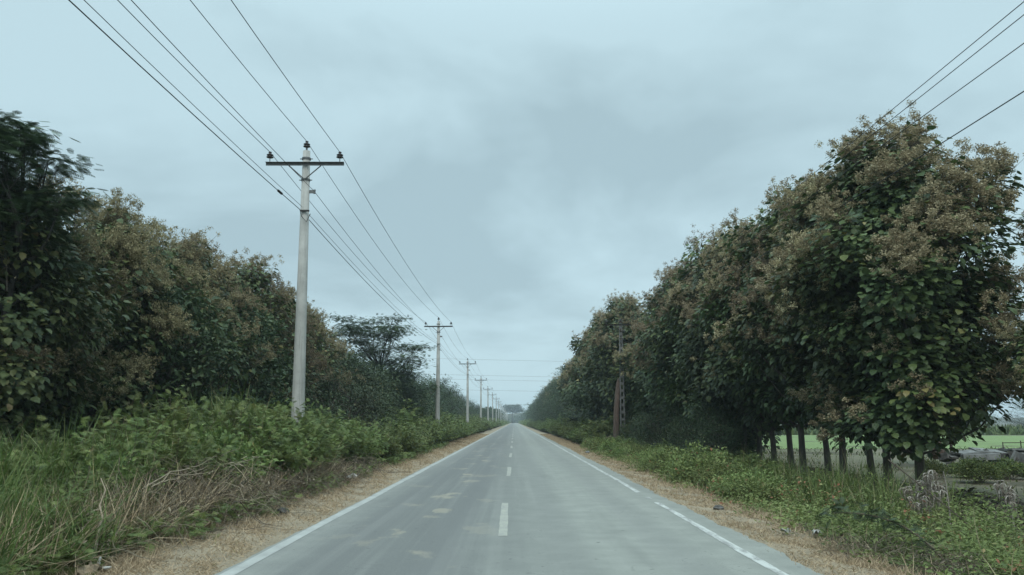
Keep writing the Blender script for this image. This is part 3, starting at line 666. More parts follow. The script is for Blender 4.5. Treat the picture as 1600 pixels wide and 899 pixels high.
for (x, y) in ((-12.6, 55), (-12.9, 59), (-13.5, 63), (-14.5, 70)):
    place(DN[1], U, x, y, .86, ran.uniform(0, 6.28), 'dark tree crowding the trunk of the flat-topped acacia', 'tree', 'dark trees around the acacia')
for (x, y, s) in ((-11.0, 57, 1.0), (-10.4, 61, .95), (-10.8, 65.5, .95), (-10.2, 71, .9), (-10.6, 76, .95), (-10.2, 82, .9), (-11.2, 87, 1.0)):
    place(D2, U, x, y, s, ran.uniform(0, 6.28), 'dark tree crowding the trunk of the flat-topped acacia', 'tree', 'dark trees around the acacia')
for k in range(15):
    y = 44 + k * 3.1; place(DN[2], U, -10.2 + ran.uniform(-.7, .7), y, ran.uniform(.7, 1.0) * (1.0 if y < 75 else 1.1), ran.uniform(0, 6.28), 'low bushy tree in the thicket beneath and beyond the flat-topped acacia', 'tree', 'low bushy trees along the left thicket')
y = 90
while y < 330:
    v = ran.choice((DN[0], DN[1], DN[1], FA[1], DN[2])); big = y < 170
    place(v, U, -11.6 + ran.uniform(-1.2, .8), y, ran.uniform(.78, .95) if big else ran.uniform(.62, .8), ran.uniform(0, 6.28), 'far tree of the left line, beyond the low thicket past the acacia', 'tree', 'far trees receding along the left side')
    y += ran.uniform(4.0, 6.5)

# far woods at the end of the road: one mass
def wood(name, spots, mat, label, seed, leaf=.9):
    rg = RG(seed); g = Geo()
    for (x, y, h, r) in spots:
        n = 320; k = 14; c = np.stack([rg.normal(0, r * .45, k), rg.normal(0, r * .45, k), rg.uniform(.12, .95, k) * h], -1); j = rg.integers(0, k, n)
        P = np.array([x, y, G(x, y)]) + c[j] + rg.normal(0, r * .24, (n, 3)) * (1, 1, .55); P[:, 2] = np.maximum(P[:, 2], 0)
        L = leaf * rg.uniform(.5, 1.2, n); g.template(P, rg.normal(size=(n, 3)) * (1, 1, .4), np.array([0, 0, 1.]) + rg.normal(0, .5, (n, 3)), L, L * .6, SML_V, SML_F, np.clip(rg.normal(.42, .2, n), 0, 1))
        for q in c: g.tube([(x, y, 0), (x + q[0] * .4, y + q[1] * .4, q[2] * .6), (x + q[0], y + q[1], q[2])], [.25, .12, .04], 3, .05)
    tag(obj(name, g, M[mat]), label, 'wood', None, 'stuff')
sp_ = []
y = 332
while y < 1000:
    for s in (-1, 1):
        if ran.random() < .9: sp_.append((s * (10.5 + ran.uniform(-1, 2)), y, ran.uniform(6.5, 9.5) if s < 0 else ran.uniform(8.5, 11.5), 3.2))
    y += 6.5
for k in range(26): sp_.append((ran.uniform(-90, -25), 640 + ran.uniform(0, 300), ran.uniform(9, 15), 6))
for k in range(46): sp_.append((ran.uniform(-40, 40), 925 + ran.uniform(0, 60), ran.uniform(8, 13), 6))
for k in range(26): sp_.append((ran.uniform(16, 70), 640 + ran.uniform(0, 300), ran.uniform(9, 14), 6))
wood('woods', sp_, 'dense', 'far dark woods lining both sides near the vanishing end of the road', 7)
et = make_feathery(RG(97), H=20, spread=12, pads=40, per=120, low=.62, flat=.5, frond=1.5, name='rain_tree', bare=0, thick=2.2, r=.5)
tag(et, 'wide flat-crowned tree standing hazy at the far end of the road', 'tree'); et.location = (-2, 890, 0)
for (x, y, s, lab) in ((165, 262, 1.0, 'rounded tree beyond the green field, tallest at the right frame edge'), (150, 262, .85, 'rounded tree beyond the green field, left part of the distant clump'), (176, 258, 1.05, 'distant rounded tree past the field, half out of the right edge'), (140, 300, .8, 'small hazy tree at the left end of the distant clump past the field')):
    o = place(DN[0], U, x, y, (s * 2.6, s * 2.0, s * .95), ran.uniform(0, 6.28), lab, 'tree', 'trees beyond the green field')
# strips of tall reeds behind the crops
rg = RG(33); g = Geo()
for (y0, h, nn) in ((136, 1.3, 4200), (165, 1.9, 4200)):
    n = nn; P = np.stack([rg.uniform(16, 190, n), y0 + rg.normal(0, 2.5, n), np.full(n, -.45)], -1); A = np.array([0, 0, 1.]) + rg.normal(0, .25, (n, 3))
    g.template(P, A, rg.normal(size=(n, 3)), h * rg.uniform(.5, 1.1, n), .38, *BLADES[1], np.clip(rg.normal(.3, .2, n), 0, .8))
tag(obj('crop_rows', g, M['grass']), 'tall green crop rows edging the bright field behind the right teaks', 'crops', None, 'stuff')
hills = sheet('hills', np.linspace(-890, 890, 120), np.linspace(1010, 1250, 8), lambda X, Y: -1 + (10 + 5 * np.sin(X * .006 + 1) + 3 * np.sin(X * .021)) * np.sin(np.clip((Y - 1010) / 240, 0, 1) * pi) ** .8, M['ground'])

# ------------------------------------------------------------------ shrubs of the verges
SV = [make_shrub(RG(100), 1.95, 1.35, 56, 40, .17), make_shrub(RG(101), 1.8, 1.2, 52, 40, .15), make_shrub(RG(102), 2.1, 1.5, 58, 40, .19)]
BV = [make_bush(RG(110), 1.0, .9, 80, 44, .085), make_bush(RG(111), .85, 1.0, 80, 44, .10), make_bush(RG(112), 1.3, 1.1, 100, 44, .11, mat='shrub')]
BR = [make_brush(RG(120), 1.15, 1.15, 190), make_brush(RG(121), 1.0, 1.0, 170), make_brush(RG(122), .7, .8, 110)]
g1, g2, g3 = 'feathery shrubs in the thicket along the left verge', 'low bushes along the right verge', 'heaps of dead brush along the left verge'
lab1 = 'feathery green shrub in the thicket between the left poles and dry verge'
near1 = {}
for r_, (x0, st, s0) in enumerate(((-6.5, 1.4, .90), (-7.5, 1.6, 1.06), (-8.9, 1.9, 1.16))):
    y = (13.6, 15.6, 18.0)[r_]; k = 0; s1 = s0
    while y < 58:
        x = x0 + ran.uniform(-.35, .35) + (.55 if y > 30 and r_ == 0 else 0)
        if r_ > 0 and abs(y - PY0) < .9 and abs(x - PX) < .9: x -= .8
        s0 = s1 * (1.14 if 15.5 < y < 30 else 1.0); x += .12 if r_ == 0 and 16 < y < 26 else 0
        s = s0 * ran.uniform(.86, 1.14)
        place(ran.choice(SV if ran.random() < .85 else [BV[2]]), U, x, y, (s, s, s * ran.uniform(.9, 1.1)), ran.uniform(0, 6.28), near1.get((r_, k), lab1), 'shrub', g1)
        y += st * ran.uniform(.8, 1.2) * (1 if y < 36 else 1.35); k += 1
for (x, y, s) in ((-5.95, 10.6, .55), (-6.9, 10.4, .72), (-6.3, 12.0, .68), (-7.6, 12.4, .85), (-8.2, 14.2, .95), (-6.9, 13.6, .85), (-7.3, 9.4, .7), (-8.8, 12.2, .9)):
    place(SV[ran.choice((0, 1, 2))], U, x, y, s, ran.uniform(0, 6.28), 'ferny shrub mixed into the tall green grass at lower left', 'shrub', 'ferny shrubs in the tall grass')
for (x, y, s) in ((-5.85, 19.3, .95), (-6.05, 20.9, 1.05), (-6.15, 22.4, 1.08), (-6.9, 21.6, 1.12), (-6.7, 25.6, 1.05)):
    place(SV[0], U, x, y, (s * .9, s * .9, s * 1.12), ran.uniform(0, 6.28), 'feathery shrub hiding the foot of the nearest grey pole', 'shrub', 'shrubs around the nearest pole foot')
for x0, s0, st in ((-5.9, .95, 2.8), (-7.5, 1.28, 3.0), (-9.4, 1.6, 4.0)):
    y = 59
    while y < 300:
        s = s0 * ran.uniform(.8, 1.2); place(ran.choice(SV), U, x0 + ran.uniform(-.4, .4), y, (s * 1.25, s * 1.25, s), ran.uniform(0, 6.28), 'feathery shrub far along the left verge, past the second pole', 'shrub', 'far shrubs along the left verge')
        y += st * ran.uniform(.8, 1.3) * (1 + (y - 59) / 130)
bl = 'heap of tangled dead brown brush between the dry verge and green shrubs'
hp = [(-5.75, 10.6, 1, .85), (-5.7, 12.2, 0, .95), (-5.75, 13.8, 0, 1.1), (-5.7, 15.4, 1, 1.15), (-5.65, 17.0, 0, 1.05), (-5.6, 18.6, 0, 1.0), (-5.55, 20.3, 1, 1.0), (-5.55, 22.2, 0, .9), (-5.5, 24.2, 1, .85), (-5.45, 26.4, 2, 1.15), (-5.4, 28.6, 2, 1.1), (-6.6, 13.0, 0, 1.15), (-6.6, 14.8, 1, 1.3), (-6.6, 16.6, 0, 1.25), (-6.5, 18.6, 1, 1.25), (-6.4, 21, 0, 1.05)]
for k, (x, y, v, s) in enumerate(hp):
    place(BR[v], U, x, y, s, ran.uniform(0, 6.28), bl if k else 'dead brown brush nearest the camera on the left, beside the tall grass', 'dry brush', g3)

def lowbush(x, y, s, v, lab='low green bush in the strip between the right verge and the teaks', g=g2): place(BV[v], U, x, y, s, ran.uniform(0, 6.28), lab, 'bush', g)
for k in range(30):
    y = 19 + k * 1.35; lowbush(5.9 + ran.uniform(-.5, .6), y, ran.uniform(.62, .95), ran.choice((0, 1, 1)))
for k in range(26):
    y = 21 + k * 1.6; s = ran.uniform(.62, .85); place(ran.choice(SV), U, 7.3 + ran.uniform(-.6, .7), y, (s, s, s * .75), ran.uniform(0, 6.28), 'feathery low bush in the strip between the right verge and the teaks', 'bush', g2)
for (x, y, s) in ((17.2, 31.2, .55), (18.4, 30.6, .6), (19.8, 30.4, .7), (21, 30, .6), (15.8, 31, .5), (16.4, 29, .6)): lowbush(x, y, s, 2, 'low weedy bush growing in front of the ruined concrete', 'weedy bushes before the ruin')
lowbush(5.7, 25.2, 1.15, 0, 'round leafy bush standing out at the edge of the right dry verge', None)
for k in range(13):
    y = 35 + k * 2.0; place(DN[2], U, 8.9 + ran.uniform(-.4, .5) - (.8 if y > 63 else 0), y, ran.uniform(.48, .66), ran.uniform(0, 6.28), 'dark bushy growth closing the foot of the right teak wall', 'bush', 'dark bushes under the right teaks')
y = 60
while y < 320:
    for x0, s0 in ((5.9, .85), (7.4, 1.25)):
        s = s0 * ran.uniform(.8, 1.2); place(ran.choice(SV), U, x0 + ran.uniform(-.5, .4), y + ran.uniform(-1, 1), (s * 1.2, s * 1.2, s), ran.uniform(0, 6.28), 'feathery bush far along the right verge, past the slotted pole', 'bush', 'far bushes along the right verge')
    y += 3.3 * (1 + (y - 60) / 120)
place(DN[2], U, 7.7, 101, .75, 1.0, 'dark rounded bush behind the small white marker post', 'bush', None)
# far thicket of both verges: one mass
sp_ = []
y = 300
while y < 1000:
    for x in (-5.9, -8.0, 5.9, 7.9): sp_.append((x + ran.uniform(-.4, .4), y, 2.2 if abs(x) < 7 else 3.2, 1.7))
    y += 4.5
rg = RG(9); g = Geo()
for (x, y, h, r) in sp_:
    n = 70; P = np.array([x, y, -.3]) + np.stack([rg.normal(0, r * .5, n), rg.normal(0, 1.6, n), rg.uniform(.05, 1, n) * h], -1); P[:, 0] = np.where(np.abs(P[:, 0]) < 4.6, np.sign(x) * 4.8, P[:, 0])
    L = rg.uniform(.3, .7, n); g.template(P, rg.normal(size=(n, 3)), np.array([0, 0, 1.]) + rg.normal(0, .6, (n, 3)), L, L * .6, SML_V, SML_F, rg.uniform(.1, .8, n))
tag(obj('thicket', g, M['shrub']), 'far strip of roadside thicket on both sides near the vanishing end of the road', 'thicket', None, 'stuff')

# ------------------------------------------------------------------ grass and weeds
def blades(g, rg, x, y, h, w, lean, tint, z0=0):
    n = len(x); P = np.stack([x, y, gz(x, y) + z0], -1); A = np.array([0, 0, 1.]) + rg.normal(0, 1, (n, 3)) * lean * (1, 1, .15)
    Nn = -(A * (1, 1, 0)) + np.array([0, 0, 1e-3]) + rg.normal(0, .3, (n, 3)); ch = rg.integers(0, 3, n)
    for k in range(3):
        q = ch == k; g.template(P[q], A[q], Nn[q], h[q], (w * np.ones(n))[q], *BLADES[k], tint[q])
rg = RG(200); g = Geo()
def clumps(xs, ys, per, h, w=.020, lean=.28, spread=.2, tm=.5):
    c = len(xs); i = np.repeat(np.arange(c), per); n = c * per
    x = xs[i] + rg.normal(0, spread, n); y = ys[i] + rg.normal(0, spread, n); x = np.where(x > -5.1, x - .5, x) if xs[0] < 0 else x
    hh = (h * np.ones(c))[i] * rg.uniform(.45, 1.12, n); blades(g, rg, x, y, hh, w * rg.uniform(.7, 1.3, n), lean, np.clip(rg.normal(tm, .22, n), 0, 1))
n = 500; X = rg.uniform(-11, -5.35, n); Y = rg.uniform(7.3, 19, n); X = np.where(Y > 11, X - .9, X)
clumps(X, Y, 60, (.95 + .62 * np.clip((-X - 5.2) / 2.2, 0, 1)) * rg.uniform(.85, 1.15, n))
n = 60; clumps(rg.uniform(-10.2, -7.0, n), rg.uniform(10.5, 18, n), 22, rg.uniform(1.8, 2.35, n), .024, .2)
n = 22; clumps(rg.uniform(-8.6, -7.2, n), rg.uniform(20.5, 23.5, n), 44, rg.uniform(2.4, 3.1, n), .028, .2)
n = 40; clumps(rg.uniform(-8.5, -5.6, n), rg.uniform(16, 40, n), 24, rg.uniform(1.2, 1.9, n), .02, .3, tm=.62)
tag(obj('tall_grass', g, M['grass']), 'tall green guinea grass filling the bank at the left frame edge', 'grass', None, 'stuff')
# dead hanging grass under the green, along the left front
g = Geo(); n = 11000; x = rg.uniform(-7.1, -5.3, n); y = rg.uniform(8.5, 25, n)
blades(g, rg, x, y, rg.uniform(.3, 1.35, n), .016, .6, np.clip(rg.normal(.45, .22, n), 0, .95))
tag(obj('dead_grass', g, M['straw']), 'dead straw-coloured grass stalks leaning below the green left bank', 'grass', None, 'stuff')
# right strip: weeds and thin tall grass
g = Geo()
n = 80; clumps(rg.uniform(6.6, 9.3, n), rg.uniform(17.5, 27, n), 40, rg.uniform(.8, 1.5, n), .015, .28, tm=.55)
n = 60; clumps(rg.uniform(5.2, 9.0, n), rg.uniform(8, 30, n), 26, rg.uniform(.4, .9, n), .013, .4, tm=.62)
tag(obj('thin_grass', g, M['grass']), 'thin tall grass in front of the right teak trunks', 'grass', None, 'stuff')
g = Geo(); gs = Geo(); c = 1750
X = rg.uniform(4.2, 10.2, c); Y = 6.5 + 48 * rg.uniform(size=c) ** 1.5
keep = rg.uniform(size=c) < np.clip((X - 4.35) / .6, .12, 1) * np.where((X > 8.6) & (Y > 19), .25, 1); X, Y = X[keep], Y[keep]; c = len(X)
H_ = rg.uniform(.25, .62, c) * np.clip(.55 + (X - 4.8) * .35, .5, 1.25) * (1 + .35 * np.sin(X * 1.7 + Y * .9)); per = 64; i = np.repeat(np.arange(c), per); n = c * per
q = rg.uniform(.1, 1, n); P = np.stack([X[i] + rg.normal(0, .17, n), Y[i] + rg.normal(0, .17, n), 0 * q], -1); P[:, 2] = gz(P[:, 0], P[:, 1]) + H_[i] * q
A = rg.normal(0, 1, (n, 3)) * (1, 1, .4) + np.array([0, 0, .25]); L = rg.uniform(.035, .11, n)
ctint = np.clip(rg.normal(.42, .2, c) + .18 * np.sin(X * 2.1 - Y * .6), 0, .9); ctint = np.where(rg.uniform(size=c) < .035, .99, ctint)
g.template(P, A, np.array([0, 0, 1.]) + rg.normal(0, .5, (n, 3)), L, L * rg.uniform(.3, .6, n), SML_V, SML_F, np.clip(ctint[i] + rg.normal(0, .12, n), 0, 1))
tag(obj('weeds', g, M['weed']), 'bright green weeds covering the strip right of the dry verge', 'weeds', None, 'stuff')
# low creeping weeds at the foot of the left bank
g = Geo(); c = 260; X = np.concatenate([rg.uniform(-6.4, -5.25, 160), rg.uniform(-5.5, -4.8, 100)]); Y = np.concatenate([rg.uniform(7.5, 12.5, 160), rg.uniform(12, 60, 100)]); per = 40; i = np.repeat(np.arange(c), per); n = c * per
P = np.stack([X[i] + rg.normal(0, .15, n), Y[i] + rg.normal(0, .15, n), 0 * i], -1); P[:, 2] = gz(P[:, 0], P[:, 1]) + rg.uniform(.02, .4, n)
g.template(P, rg.normal(0, 1, (n, 3)) * (1, 1, .4), np.array([0, 0, 1.]) + rg.normal(0, .4, (n, 3)), rg.uniform(.08, .2, n), rg.uniform(.06, .14, n), FRV, FRF, rg.uniform(.1, .8, n))
tag(obj('creeping_weeds', g, M['shrub']), 'low ferny weeds at the foot of the tall grass, bottom left corner', 'weeds', None, 'stuff')
# straw lying and standing on the verges
g = Geo()
for side, a, bb, seed in ((-1, 3.46, 5.45, 1.3), (1, 3.5, 4.95, 4.1)):
    n = 110000; y = 6 + 110 * rg.uniform(size=n) ** 2.6; x = rg.uniform(a, bb, n) ; x = side * (x + .25 * wob(y * .7, seed) * (x - a) / (bb - a))
    d = np.abs(x) - a; keep = (rg.uniform(size=n) < np.clip(d / .3, .12, 1)) & (rg.uniform(size=n) < .5 + .5 * np.sin(x * 4.1 + y * 2.3) * np.sin(y * 1.3 - x * 2)); x, y = x[keep], y[keep]; n = len(x)
    h = rg.uniform(.04, .15, n) * (.8 + 1.5 * np.clip((np.abs(x) - a - .7), 0, .9)); P = np.stack([x, y, gz(x, y) + .02], -1)
    A = rg.normal(0, 1, (n, 3)) * (1, 1, .3) + np.array([0, 0, .55]); g.template(P, A, rg.normal(size=(n, 3)), h, .009 + .0003 * y, [(-.5, 0, 0), (.5, 0, 0), (.15, 1, -.12)], [(0, 1, 2)], np.clip(rg.normal(.5, .22, n), 0, .92) + (rg.uniform(size=n) < .05) * .3)
tag(obj('straw', g, M['straw']), 'dry tan straw and stubble covering both verges beside the road', 'straw', None, 'stuff')
g = Geo(); n = 900; y = 8 + 26 * rg.uniform(size=n) ** 1.6; x = np.where(rg.uniform(size=n) < .5, rg.uniform(4.3, 5.3, n), rg.uniform(-5.5, -4.7, n)); blades(g, rg, x, y, rg.uniform(.15, .5, n), .008, .5, np.clip(rg.normal(.5, .2, n), 0, 1))
tag(obj('dry_grass', g, M['straw']), 'taller dry grass tufts at the outer edges of both verges', 'grass', None, 'stuff')
g = Geo(); n = 15000; x = rg.uniform(11, 60, n); y = rg.uniform(14, 66, n); keep = rg.uniform(size=n) < np.clip(.5 + np.sin(x * .5 + y * .3) * .4 + np.sin(x * .9 - y * .7) * .3, .05, 1); x, y = x[keep], y[keep]; n = len(x)
blades(g, rg, x, y, rg.uniform(.08, .35, n), .02 + .0008 * y, .5, np.clip(rg.normal(.45, .3, n), 0, 1))
tag(obj('stubble', g, M['grass']), 'short grass and stubble dotting the bare field behind the right teaks', 'stubble', None, 'stuff')
# leaf litter under the right teaks
g = Geo(); n = 5200; x = rg.uniform(8.6, 14, n); y = rg.uniform(16, 45, n); P = np.stack([x, y, gz(x, y) + rg.uniform(.01, .05, n)], -1); A = rg.normal(0, 1, (n, 3)) * (1, 1, .25)
g.template(P, A, np.array([0, 0, 1.]) + rg.normal(0, .3, (n, 3)), rg.uniform(.12, .3, n), rg.uniform(.08, .2, n), LEAF_V, LEAF_F, np.clip(rg.normal(.3, .2, n), 0, .9))
tag(obj('leaf_litter', g, M['brush']), 'brown fallen teak leaves on the ground under the right teaks', 'leaf litter', None, 'stuff')

# ------------------------------------------------------------------ single things
rg = RG(300)
# broken dead trunk beside the slotted pole
t_ = empty('dead_tree', (7.38, 58.6, G(7.4, 58.6)), 'broken reddish dead trunk leaning beside the dark slotted pole', 'dead tree')
g = Geo(); g.tube([(0, 0, -.3), (-.03, 0, 1.2), (.02, 0, 2.8), (.12, 0, 4.1), (.17, .02, 4.9), (.22, .02, 5.3)], [.27, .24, .21, .19, .13, .03], 9, .5); obj('trunk', g, M['red_bark'], t_, True)
g = Geo(); g.tube([(0, -.15, .8), (-.5, -.6, 1.1), (-1.0, -.9, 1.0)], [.06, .04, .02], 5); obj('branch', g, M['pale'], t_)
# white marker post
t_ = empty('marker_post', (6.65, 104, G(6.6, 104)), 'small slender marker post with a white head by the far right verge', 'marker post')
g = Geo(); g.tube([(0, 0, -.2), (0, 0, 1.35)], .045, 6, .5, True); obj('shaft', g, M['old_concrete'], t_)
g = Geo(); g.tube([(0, 0, 1.35), (0, 0, 1.52)], .085, 8, .5, True); obj('head', g, M['white'], t_)
# withered pale plants
def withered(name, loc, H, arms, leaves, label, seed, bend=(-.9, .1)):
    rg = RG(seed); t_ = empty(name, loc, label, 'dead plant'); g, gl = Geo(), Geo()
    st = np.array([(0, 0, -.15), (.01, 0, H * .4), (.0, .02, H * .8), (-.03, .02, H)]); g.tube(st, [.018, .015, .011, .006], 5, .9)
    for k in range(arms):
        b0 = np.array([0, .02, H * rg.uniform(.72, 1.0)]); ln = rg.uniform(.35, 1.0); e = b0 + np.array([bend[0] * ln + rg.normal(0, .14), rg.normal(0, .16) + bend[1], -rg.uniform(.05, .5) * H]); mid = (b0 + e) / 2 + np.array([0, 0, .22])
        s = np.linspace(0, 1, 8)[:, None]; p = b0 * (1 - s) ** 2 + 2 * mid * s * (1 - s) + e * s * s; g.tube(p, np.linspace(.006, .002, 8), 4, .2)
        for j in range(leaves):
            c = p[rg.integers(3, 8)] + rg.normal(0, .04, 3); a0 = rg.uniform(0, 6.28)
            for f in range(4):                                  # curled fingers of a dry palmate leaf
                d = np.array([cos(a0 + f * .9), sin(a0 + f * .9), 0]); q = np.linspace(0, 1, 7); ll = rg.uniform(.12, .24)
                arc = c + d * (np.sin(q * 2.7) * ll * .42)[:, None] + np.array([0, 0, 1.]) * (-q * ll * 1.1 + np.sin(q * pi) * .05)[:, None]
                gl.tube(arc, [.004, .009, .012, .012, .010, .006, .002], 4, rg.uniform(.3, 1))
    obj('stem', g, M['pale'], t_); obj('curled_leaves', gl, M['pale'], t_)
withered('withered_plant', (8.25, 15.7, G(8.2, 15.7)), 1.22, 10, 6, 'withered plant with pale curled leaves in front of the right teak trunks', 301)
withered('withered_plant', (9.75, 16.2, G(9.7, 16.2)), .95, 4, 5, 'smaller withered pale plant hanging straight down near the right frame edge', 302, (.05, 0))
t_ = Geo(); t_.tube([(7.45, 16.3, 1.0), (7.75, 15.4, .45), (8.02, 14.5, -.1)], [.014, .013, .011], 5, .25); t_.tube([(7.5, 16.1, .93), (7.38, 16.2, .7), (7.36, 16.2, .45)], [.008, .006, .004], 4, .2); tag(obj('leaning_stick', t_, M['brush']), 'bare pale stick leaning left of the withered plant', 'stick')
# dark leafy branch arching over the dry grass, with its brush
t_ = empty('arching_branch', (5.35, 10.9, G(5.3, 10.9)), 'dark leafy branch arching over the dry grass at lower right', 'branch')
g, gl = Geo(), Geo(); s = np.linspace(0, 1, 10)[:, None]; p = np.array([.15, -.4, 0]) * (1 - s) ** 2 + 2 * np.array([-.1, .1, .75]) * s * (1 - s) + np.array([-.95, .6, .62]) * s * s; g.tube(p, np.linspace(.018, .006, 10), 5, .2)
n = 120; k = rg.integers(2, 10, n); A = rg.normal(size=(n, 3)) * (1, 1, .5); gl.template(p[k] + rg.normal(0, .06, (n, 3)), A, np.array([0, 0, 1.]) + rg.normal(0, .4, (n, 3)), rg.uniform(.08, .2, n), rg.uniform(.06, .12, n), FRV, FRF, rg.uniform(0, .5, n))
obj('stem', g, M['brush'], t_); obj('foliage', gl, M['frond'], t_)
place(BR[2], U, 4.85, 11.2, (.75, .75, .62), 1.0, 'low dead brown brush under the arching dark branch, lower right', 'dry brush', None)
place(BR[2], U, 5.35, 10.2, (.7, .7, .5), 2.4, 'flat patch of dead brown twigs at the lower right, right of the arching branch', 'dry brush', None)
# grey bare branch forked on the left bank
g = Geo(); g.tube([(-5.15, 10.2, .02), (-5.24, 10.4, .2), (-5.33, 10.62, .42), (-5.36, 10.75, .52), (-5.46, 10.85, .66), (-5.45, 10.95, .85), (-5.55, 11.0, 1.0)], np.linspace(.02, .008, 7), 5, .95)
g.tube([(-5.42, 10.82, .62), (-5.5, 10.8, .6), (-5.62, 10.66, .5), (-5.75, 10.5, .3), (-5.9, 10.3, .1)], np.linspace(.014, .006, 5), 5, .95)
tag(obj('bare_branch', g, M['brush']), 'pale forked bare branch hanging out of the left bank', 'branch')
for k in range(6):
    x, y = -5.4 + rg.normal(0, .2), 14.6 + rg.normal(0, 1.3); g = Geo(); q = np.linspace(0, 1, 9)[:, None]
    p = np.array([x - .5, y + .1, .75]) * (1 - q) + np.array([x + .25, y + 1.1, .35]) * q + np.array([0, 0, .55]) * np.sin(q * pi) * rg.uniform(.4, 1) + rg.normal(0, .025, (9, 3)); g.tube(p, np.linspace(.012, .004, 9), 4, rg.uniform(.7, 1))
    p2 = p[4] + (np.array([.35, .3, .12]) + rg.normal(0, .1, 3)) * np.linspace(0, 1, 5)[:, None] + rg.normal(0, .015, (5, 3)); g.tube(p2, np.linspace(.008, .003, 5), 4, .8)
    tag(obj('bare_branch', g, M['brush']), 'thin grey bare branch arching out of the brown brush on the left', 'branch', 'bare branches in the left brush')

def rock(g, c, d, rg, tint=.5):
    th = np.linspace(0, pi, 7); ph = np.arange(9) * 2 * pi / 9; o = rg.uniform(.75, 1.2, (7, 9)); o[0] = o[0, 0]; o[-1] = o[-1, 0]
    v = np.stack([np.sin(th)[:, None] * np.cos(ph) * o, np.sin(th)[:, None] * np.sin(ph) * o, np.cos(th)[:, None] * o], -1) * np.asarray(d) / 2 + np.asarray(c)
    i = np.arange(6)[:, None] * 9; j = np.arange(9)[None]; j2 = (j + 1) % 9; g.add(v.reshape(-1, 3), [np.stack([i + j, i + j2, i + 9 + j2, i + 9 + j], -1).reshape(-1, 4)], tint)
# ruined concrete structure at the field edge
zb = G(19, 33)
t_ = empty('concrete_ruin', (18.0, 33.4, zb), 'crumbling grey concrete structure with a beam and railing, behind the right teaks', 'ruin')
g = Geo(); g.box((1.0, -.05, .74), (1.55, .22, .24), .05, .5, .04, -.03); obj('beam', g, M['old_concrete'], t_)
g = Geo(); g.box((.42, -.02, .28), (.17, .2, .66), .1, .5, .03, .10); obj('post', g, M['old_concrete'], t_)
for (c_, d_, rz, rx, ry) in (((.75, .35, .92), (1.1, .7, .06), .2, .1, -.08), ((1.7, .5, .96), (1.3, .8, .07), -.1, .14, .08), ((3.3, .3, 1.0), (2.2, .9, .08), .05, -.08, .02), ((5.0, .3, .95), (1.5, .9, .08), .1, .1, -.06), ((2.3, -.3, .55), (.7, .10, .8), .4, .35, .3), ((3.6, -.5, .5), (.8, .10, .7), -.3, .4, -.2), ((.9, -.3, .1), (1.3, .5, .12), .1, .05, .03)):
    g = Geo(); g.box(c_, d_, rz, .5, rx, ry); obj('slab', g, M['old_concrete'], t_)
g = Geo()
for k in range(90): g.box((rg.uniform(-.2, 5.8), rg.uniform(.15, .9), rg.uniform(0, .85)), rg.uniform(.12, .5, 3) * (1, 1, .6), rg.uniform(0, 3), .5, rg.normal(0, .4), rg.normal(0, .4))
for k in range(110): g.box((rg.uniform(1.7, 5.8), rg.uniform(-.7, .3), rg.uniform(0, 1) ** 1.4 * .85), rg.uniform(.08, .42, 3), rg.uniform(0, 3), .5, rg.normal(0, .6), rg.normal(0, .6))
obj('rubble_wall', g, M['stone'], t_)
g = Geo()
for x in (2.35, 3.1, 3.9): g.tube([(x, .6, .95), (x, .6, 1.32 if x != 3.1 else 1.38)], .022, 5, .5, True)
g.tube([(2.35, .6, 1.29), (4.2, .6, 1.31)], .016, 5, .5, True); obj('railing', g, M['rust'], t_)
for k, (x, y, d) in enumerate(((20.3, 31.6, (.55, .4, .3)), (20.9, 31.3, (.45, .4, .25)), (19.7, 31.9, (.4, .35, .22)), (21.3, 31.8, (.6, .5, .34)), (19.1, 32.3, (.35, .3, .2)))):
    g = Geo(); rock(g, (0, 0, d[2] * .3), d, rg); o = obj('boulder', g, M['old_concrete']); o.location = (x, y, G(x, y) + .12); tag(o, 'grey boulder lying at the foot of the ruined concrete structure', 'boulder', 'boulders below the ruin')
g = Geo(); rock(g, (0, 0, .35), (.7, .5, .9), rg); o = obj('stump', g, M['red_bark']); o.location = (18.9, 36.5, G(18.9, 36)+.55); tag(o, 'dark rounded stump just left of the slim trunk behind the ruin', 'stump')
# litter and stones
def scrap(name, x, y, s, mat, label, cat, seed, group=None):
    rg = RG(seed); g = Geo(); n = 5
    X_, Y_ = np.meshgrid(np.linspace(-.5, .5, n), np.linspace(-.5, .5, n)); Z_ = rg.uniform(0, .45, (n, n)); i = np.arange(n - 1)[:, None] * n; j = np.arange(n - 1)[None]
    v = np.stack([X_ + rg.normal(0, .06, (n, n)), Y_ * .7 + rg.normal(0, .06, (n, n)), Z_], -1) * s; q = np.stack([i + j, i + j + 1, i + n + j + 1, i + n + j], -1).reshape(-1, 4)
    g.add(v, [q], .5); g.add(v - np.array([0, 0, .012]), [q[:, ::-1]], .5); o = obj(name, g, M[mat]); o.location = (x, y, G(x, y) + .06); o.rotation_euler.z = rg.uniform(0, 6); tag(o, label, cat, group)
g = Geo(); g.tube([(0, 0, .02), (.03, .01, .10), (.05, .0, .17)], [.018, .02, .012], 6, .5, True); g.tube([(.0, 0, .03), (.1, .02, .04), (.17, .03, .05)], [.018, .022, .014], 6, .5, True)
o = obj('plastic_scrap', g, M['litter']); o.location = (-5.02, 10.0, G(-5, 10) + .05); tag(o, 'bent white plastic scrap on the dry verge at lower left', 'litter')
scrap('cardboard_scrap', -5.0, 9.75, .34, 'seam', 'flattened tan scrap lying just below the bent white plastic', 'litter', 3)
scrap('plastic_bag', 4.78, 13.1, .19, 'litter', 'crumpled white plastic bag in the dry grass at lower right', 'litter', 4)
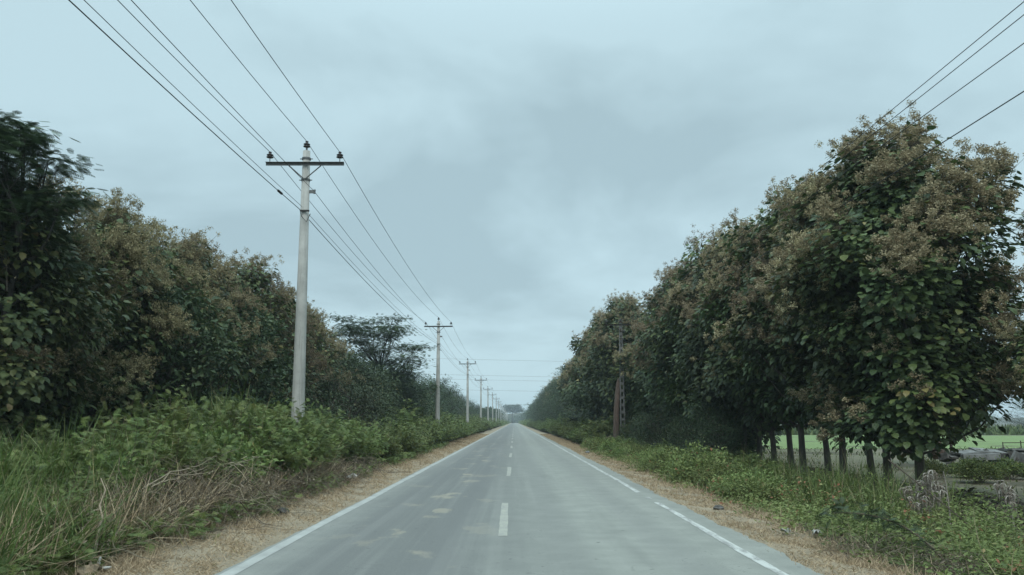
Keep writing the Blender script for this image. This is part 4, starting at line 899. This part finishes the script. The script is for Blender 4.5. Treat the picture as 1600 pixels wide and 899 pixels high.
scrap('paper_scrap', 4.35, 13.3, .14, 'litter', 'small pale scrap left of the crumpled bag in the right dry grass', 'litter', 5)
scrap('cardboard_scrap', -5.02, 13.2, .42, 'seam', 'curled tan scrap at the foot of the brown brush, left verge', 'litter', 6)
scrap('plastic_bag', -5.1, 25.6, .5, 'litter', 'pale crumpled bag caught in the brush further up the left verge', 'litter', 8)
for (x, y, d, lab) in ((-4.55, 16.2, (.22, .2, .16), 'dark lump lying on the left dry verge beside the brown brush'), (4.15, 16.8, (.22, .16, .10), 'dark flat stone on the right dry verge'), (4.15, 46, (.3, .25, .16), 'small pale stone far up the right dry verge')):
    g = Geo(); rock(g, (0, 0, d[2] * .35), d, rg); o = obj('stone', g, M['stone' if 'dark' in lab else 'old_concrete']); o.location = (x, y, G(x, y) + .03); tag(o, lab, 'stone')
# bird near the second pole
g = Geo(); g.tube([(-.16, 0, 0), (-.05, 0, .01), (.1, 0, .02), (.2, 0, .03)], [.01, .05, .05, .012], 6, .5, True); g.add([(-.02, 0, .03), (.09, 0, .03), (.02, .32, .12), (-.1, .5, .05)], [np.array([[0, 1, 2, 3]])], .5); g.add([(-.02, 0, .035), (.09, 0, .035), (.02, -.32, .12), (-.1, -.5, .05)], [np.array([[0, 1, 2, 3]])], .5)
o = obj('bird', g, M['cable']); o.location = (-7.35, 68.5, 8.0); o.rotation_euler.z = .9; o.scale = (.7, .7, .7); tag(o, 'small dark bird flying in the sky left of the second pole', 'bird')

# ------------------------------------------------------------------ haze
g = Geo(); g.box((0, 640, 15.5), (1900, 1380, 37.0)); o = obj('haze', g, None); o['kind'] = 'stuff'; o['label'] = 'thin pale haze softening the far end of the road'; o['category'] = 'haze'
m = bpy.data.materials.new('haze_air'); m.use_nodes = True; t = m.node_tree; t.nodes.remove(t.nodes['Principled BSDF'])
v = t.nodes.new('ShaderNodeVolumePrincipled'); v.inputs['Color'].default_value = (.80, .92, .97, 1); v.inputs['Density'].default_value = HAZE_DENSITY
t.links.new(v.outputs[0], t.nodes['Material Output'].inputs['Volume']); o.data.materials.append(m)
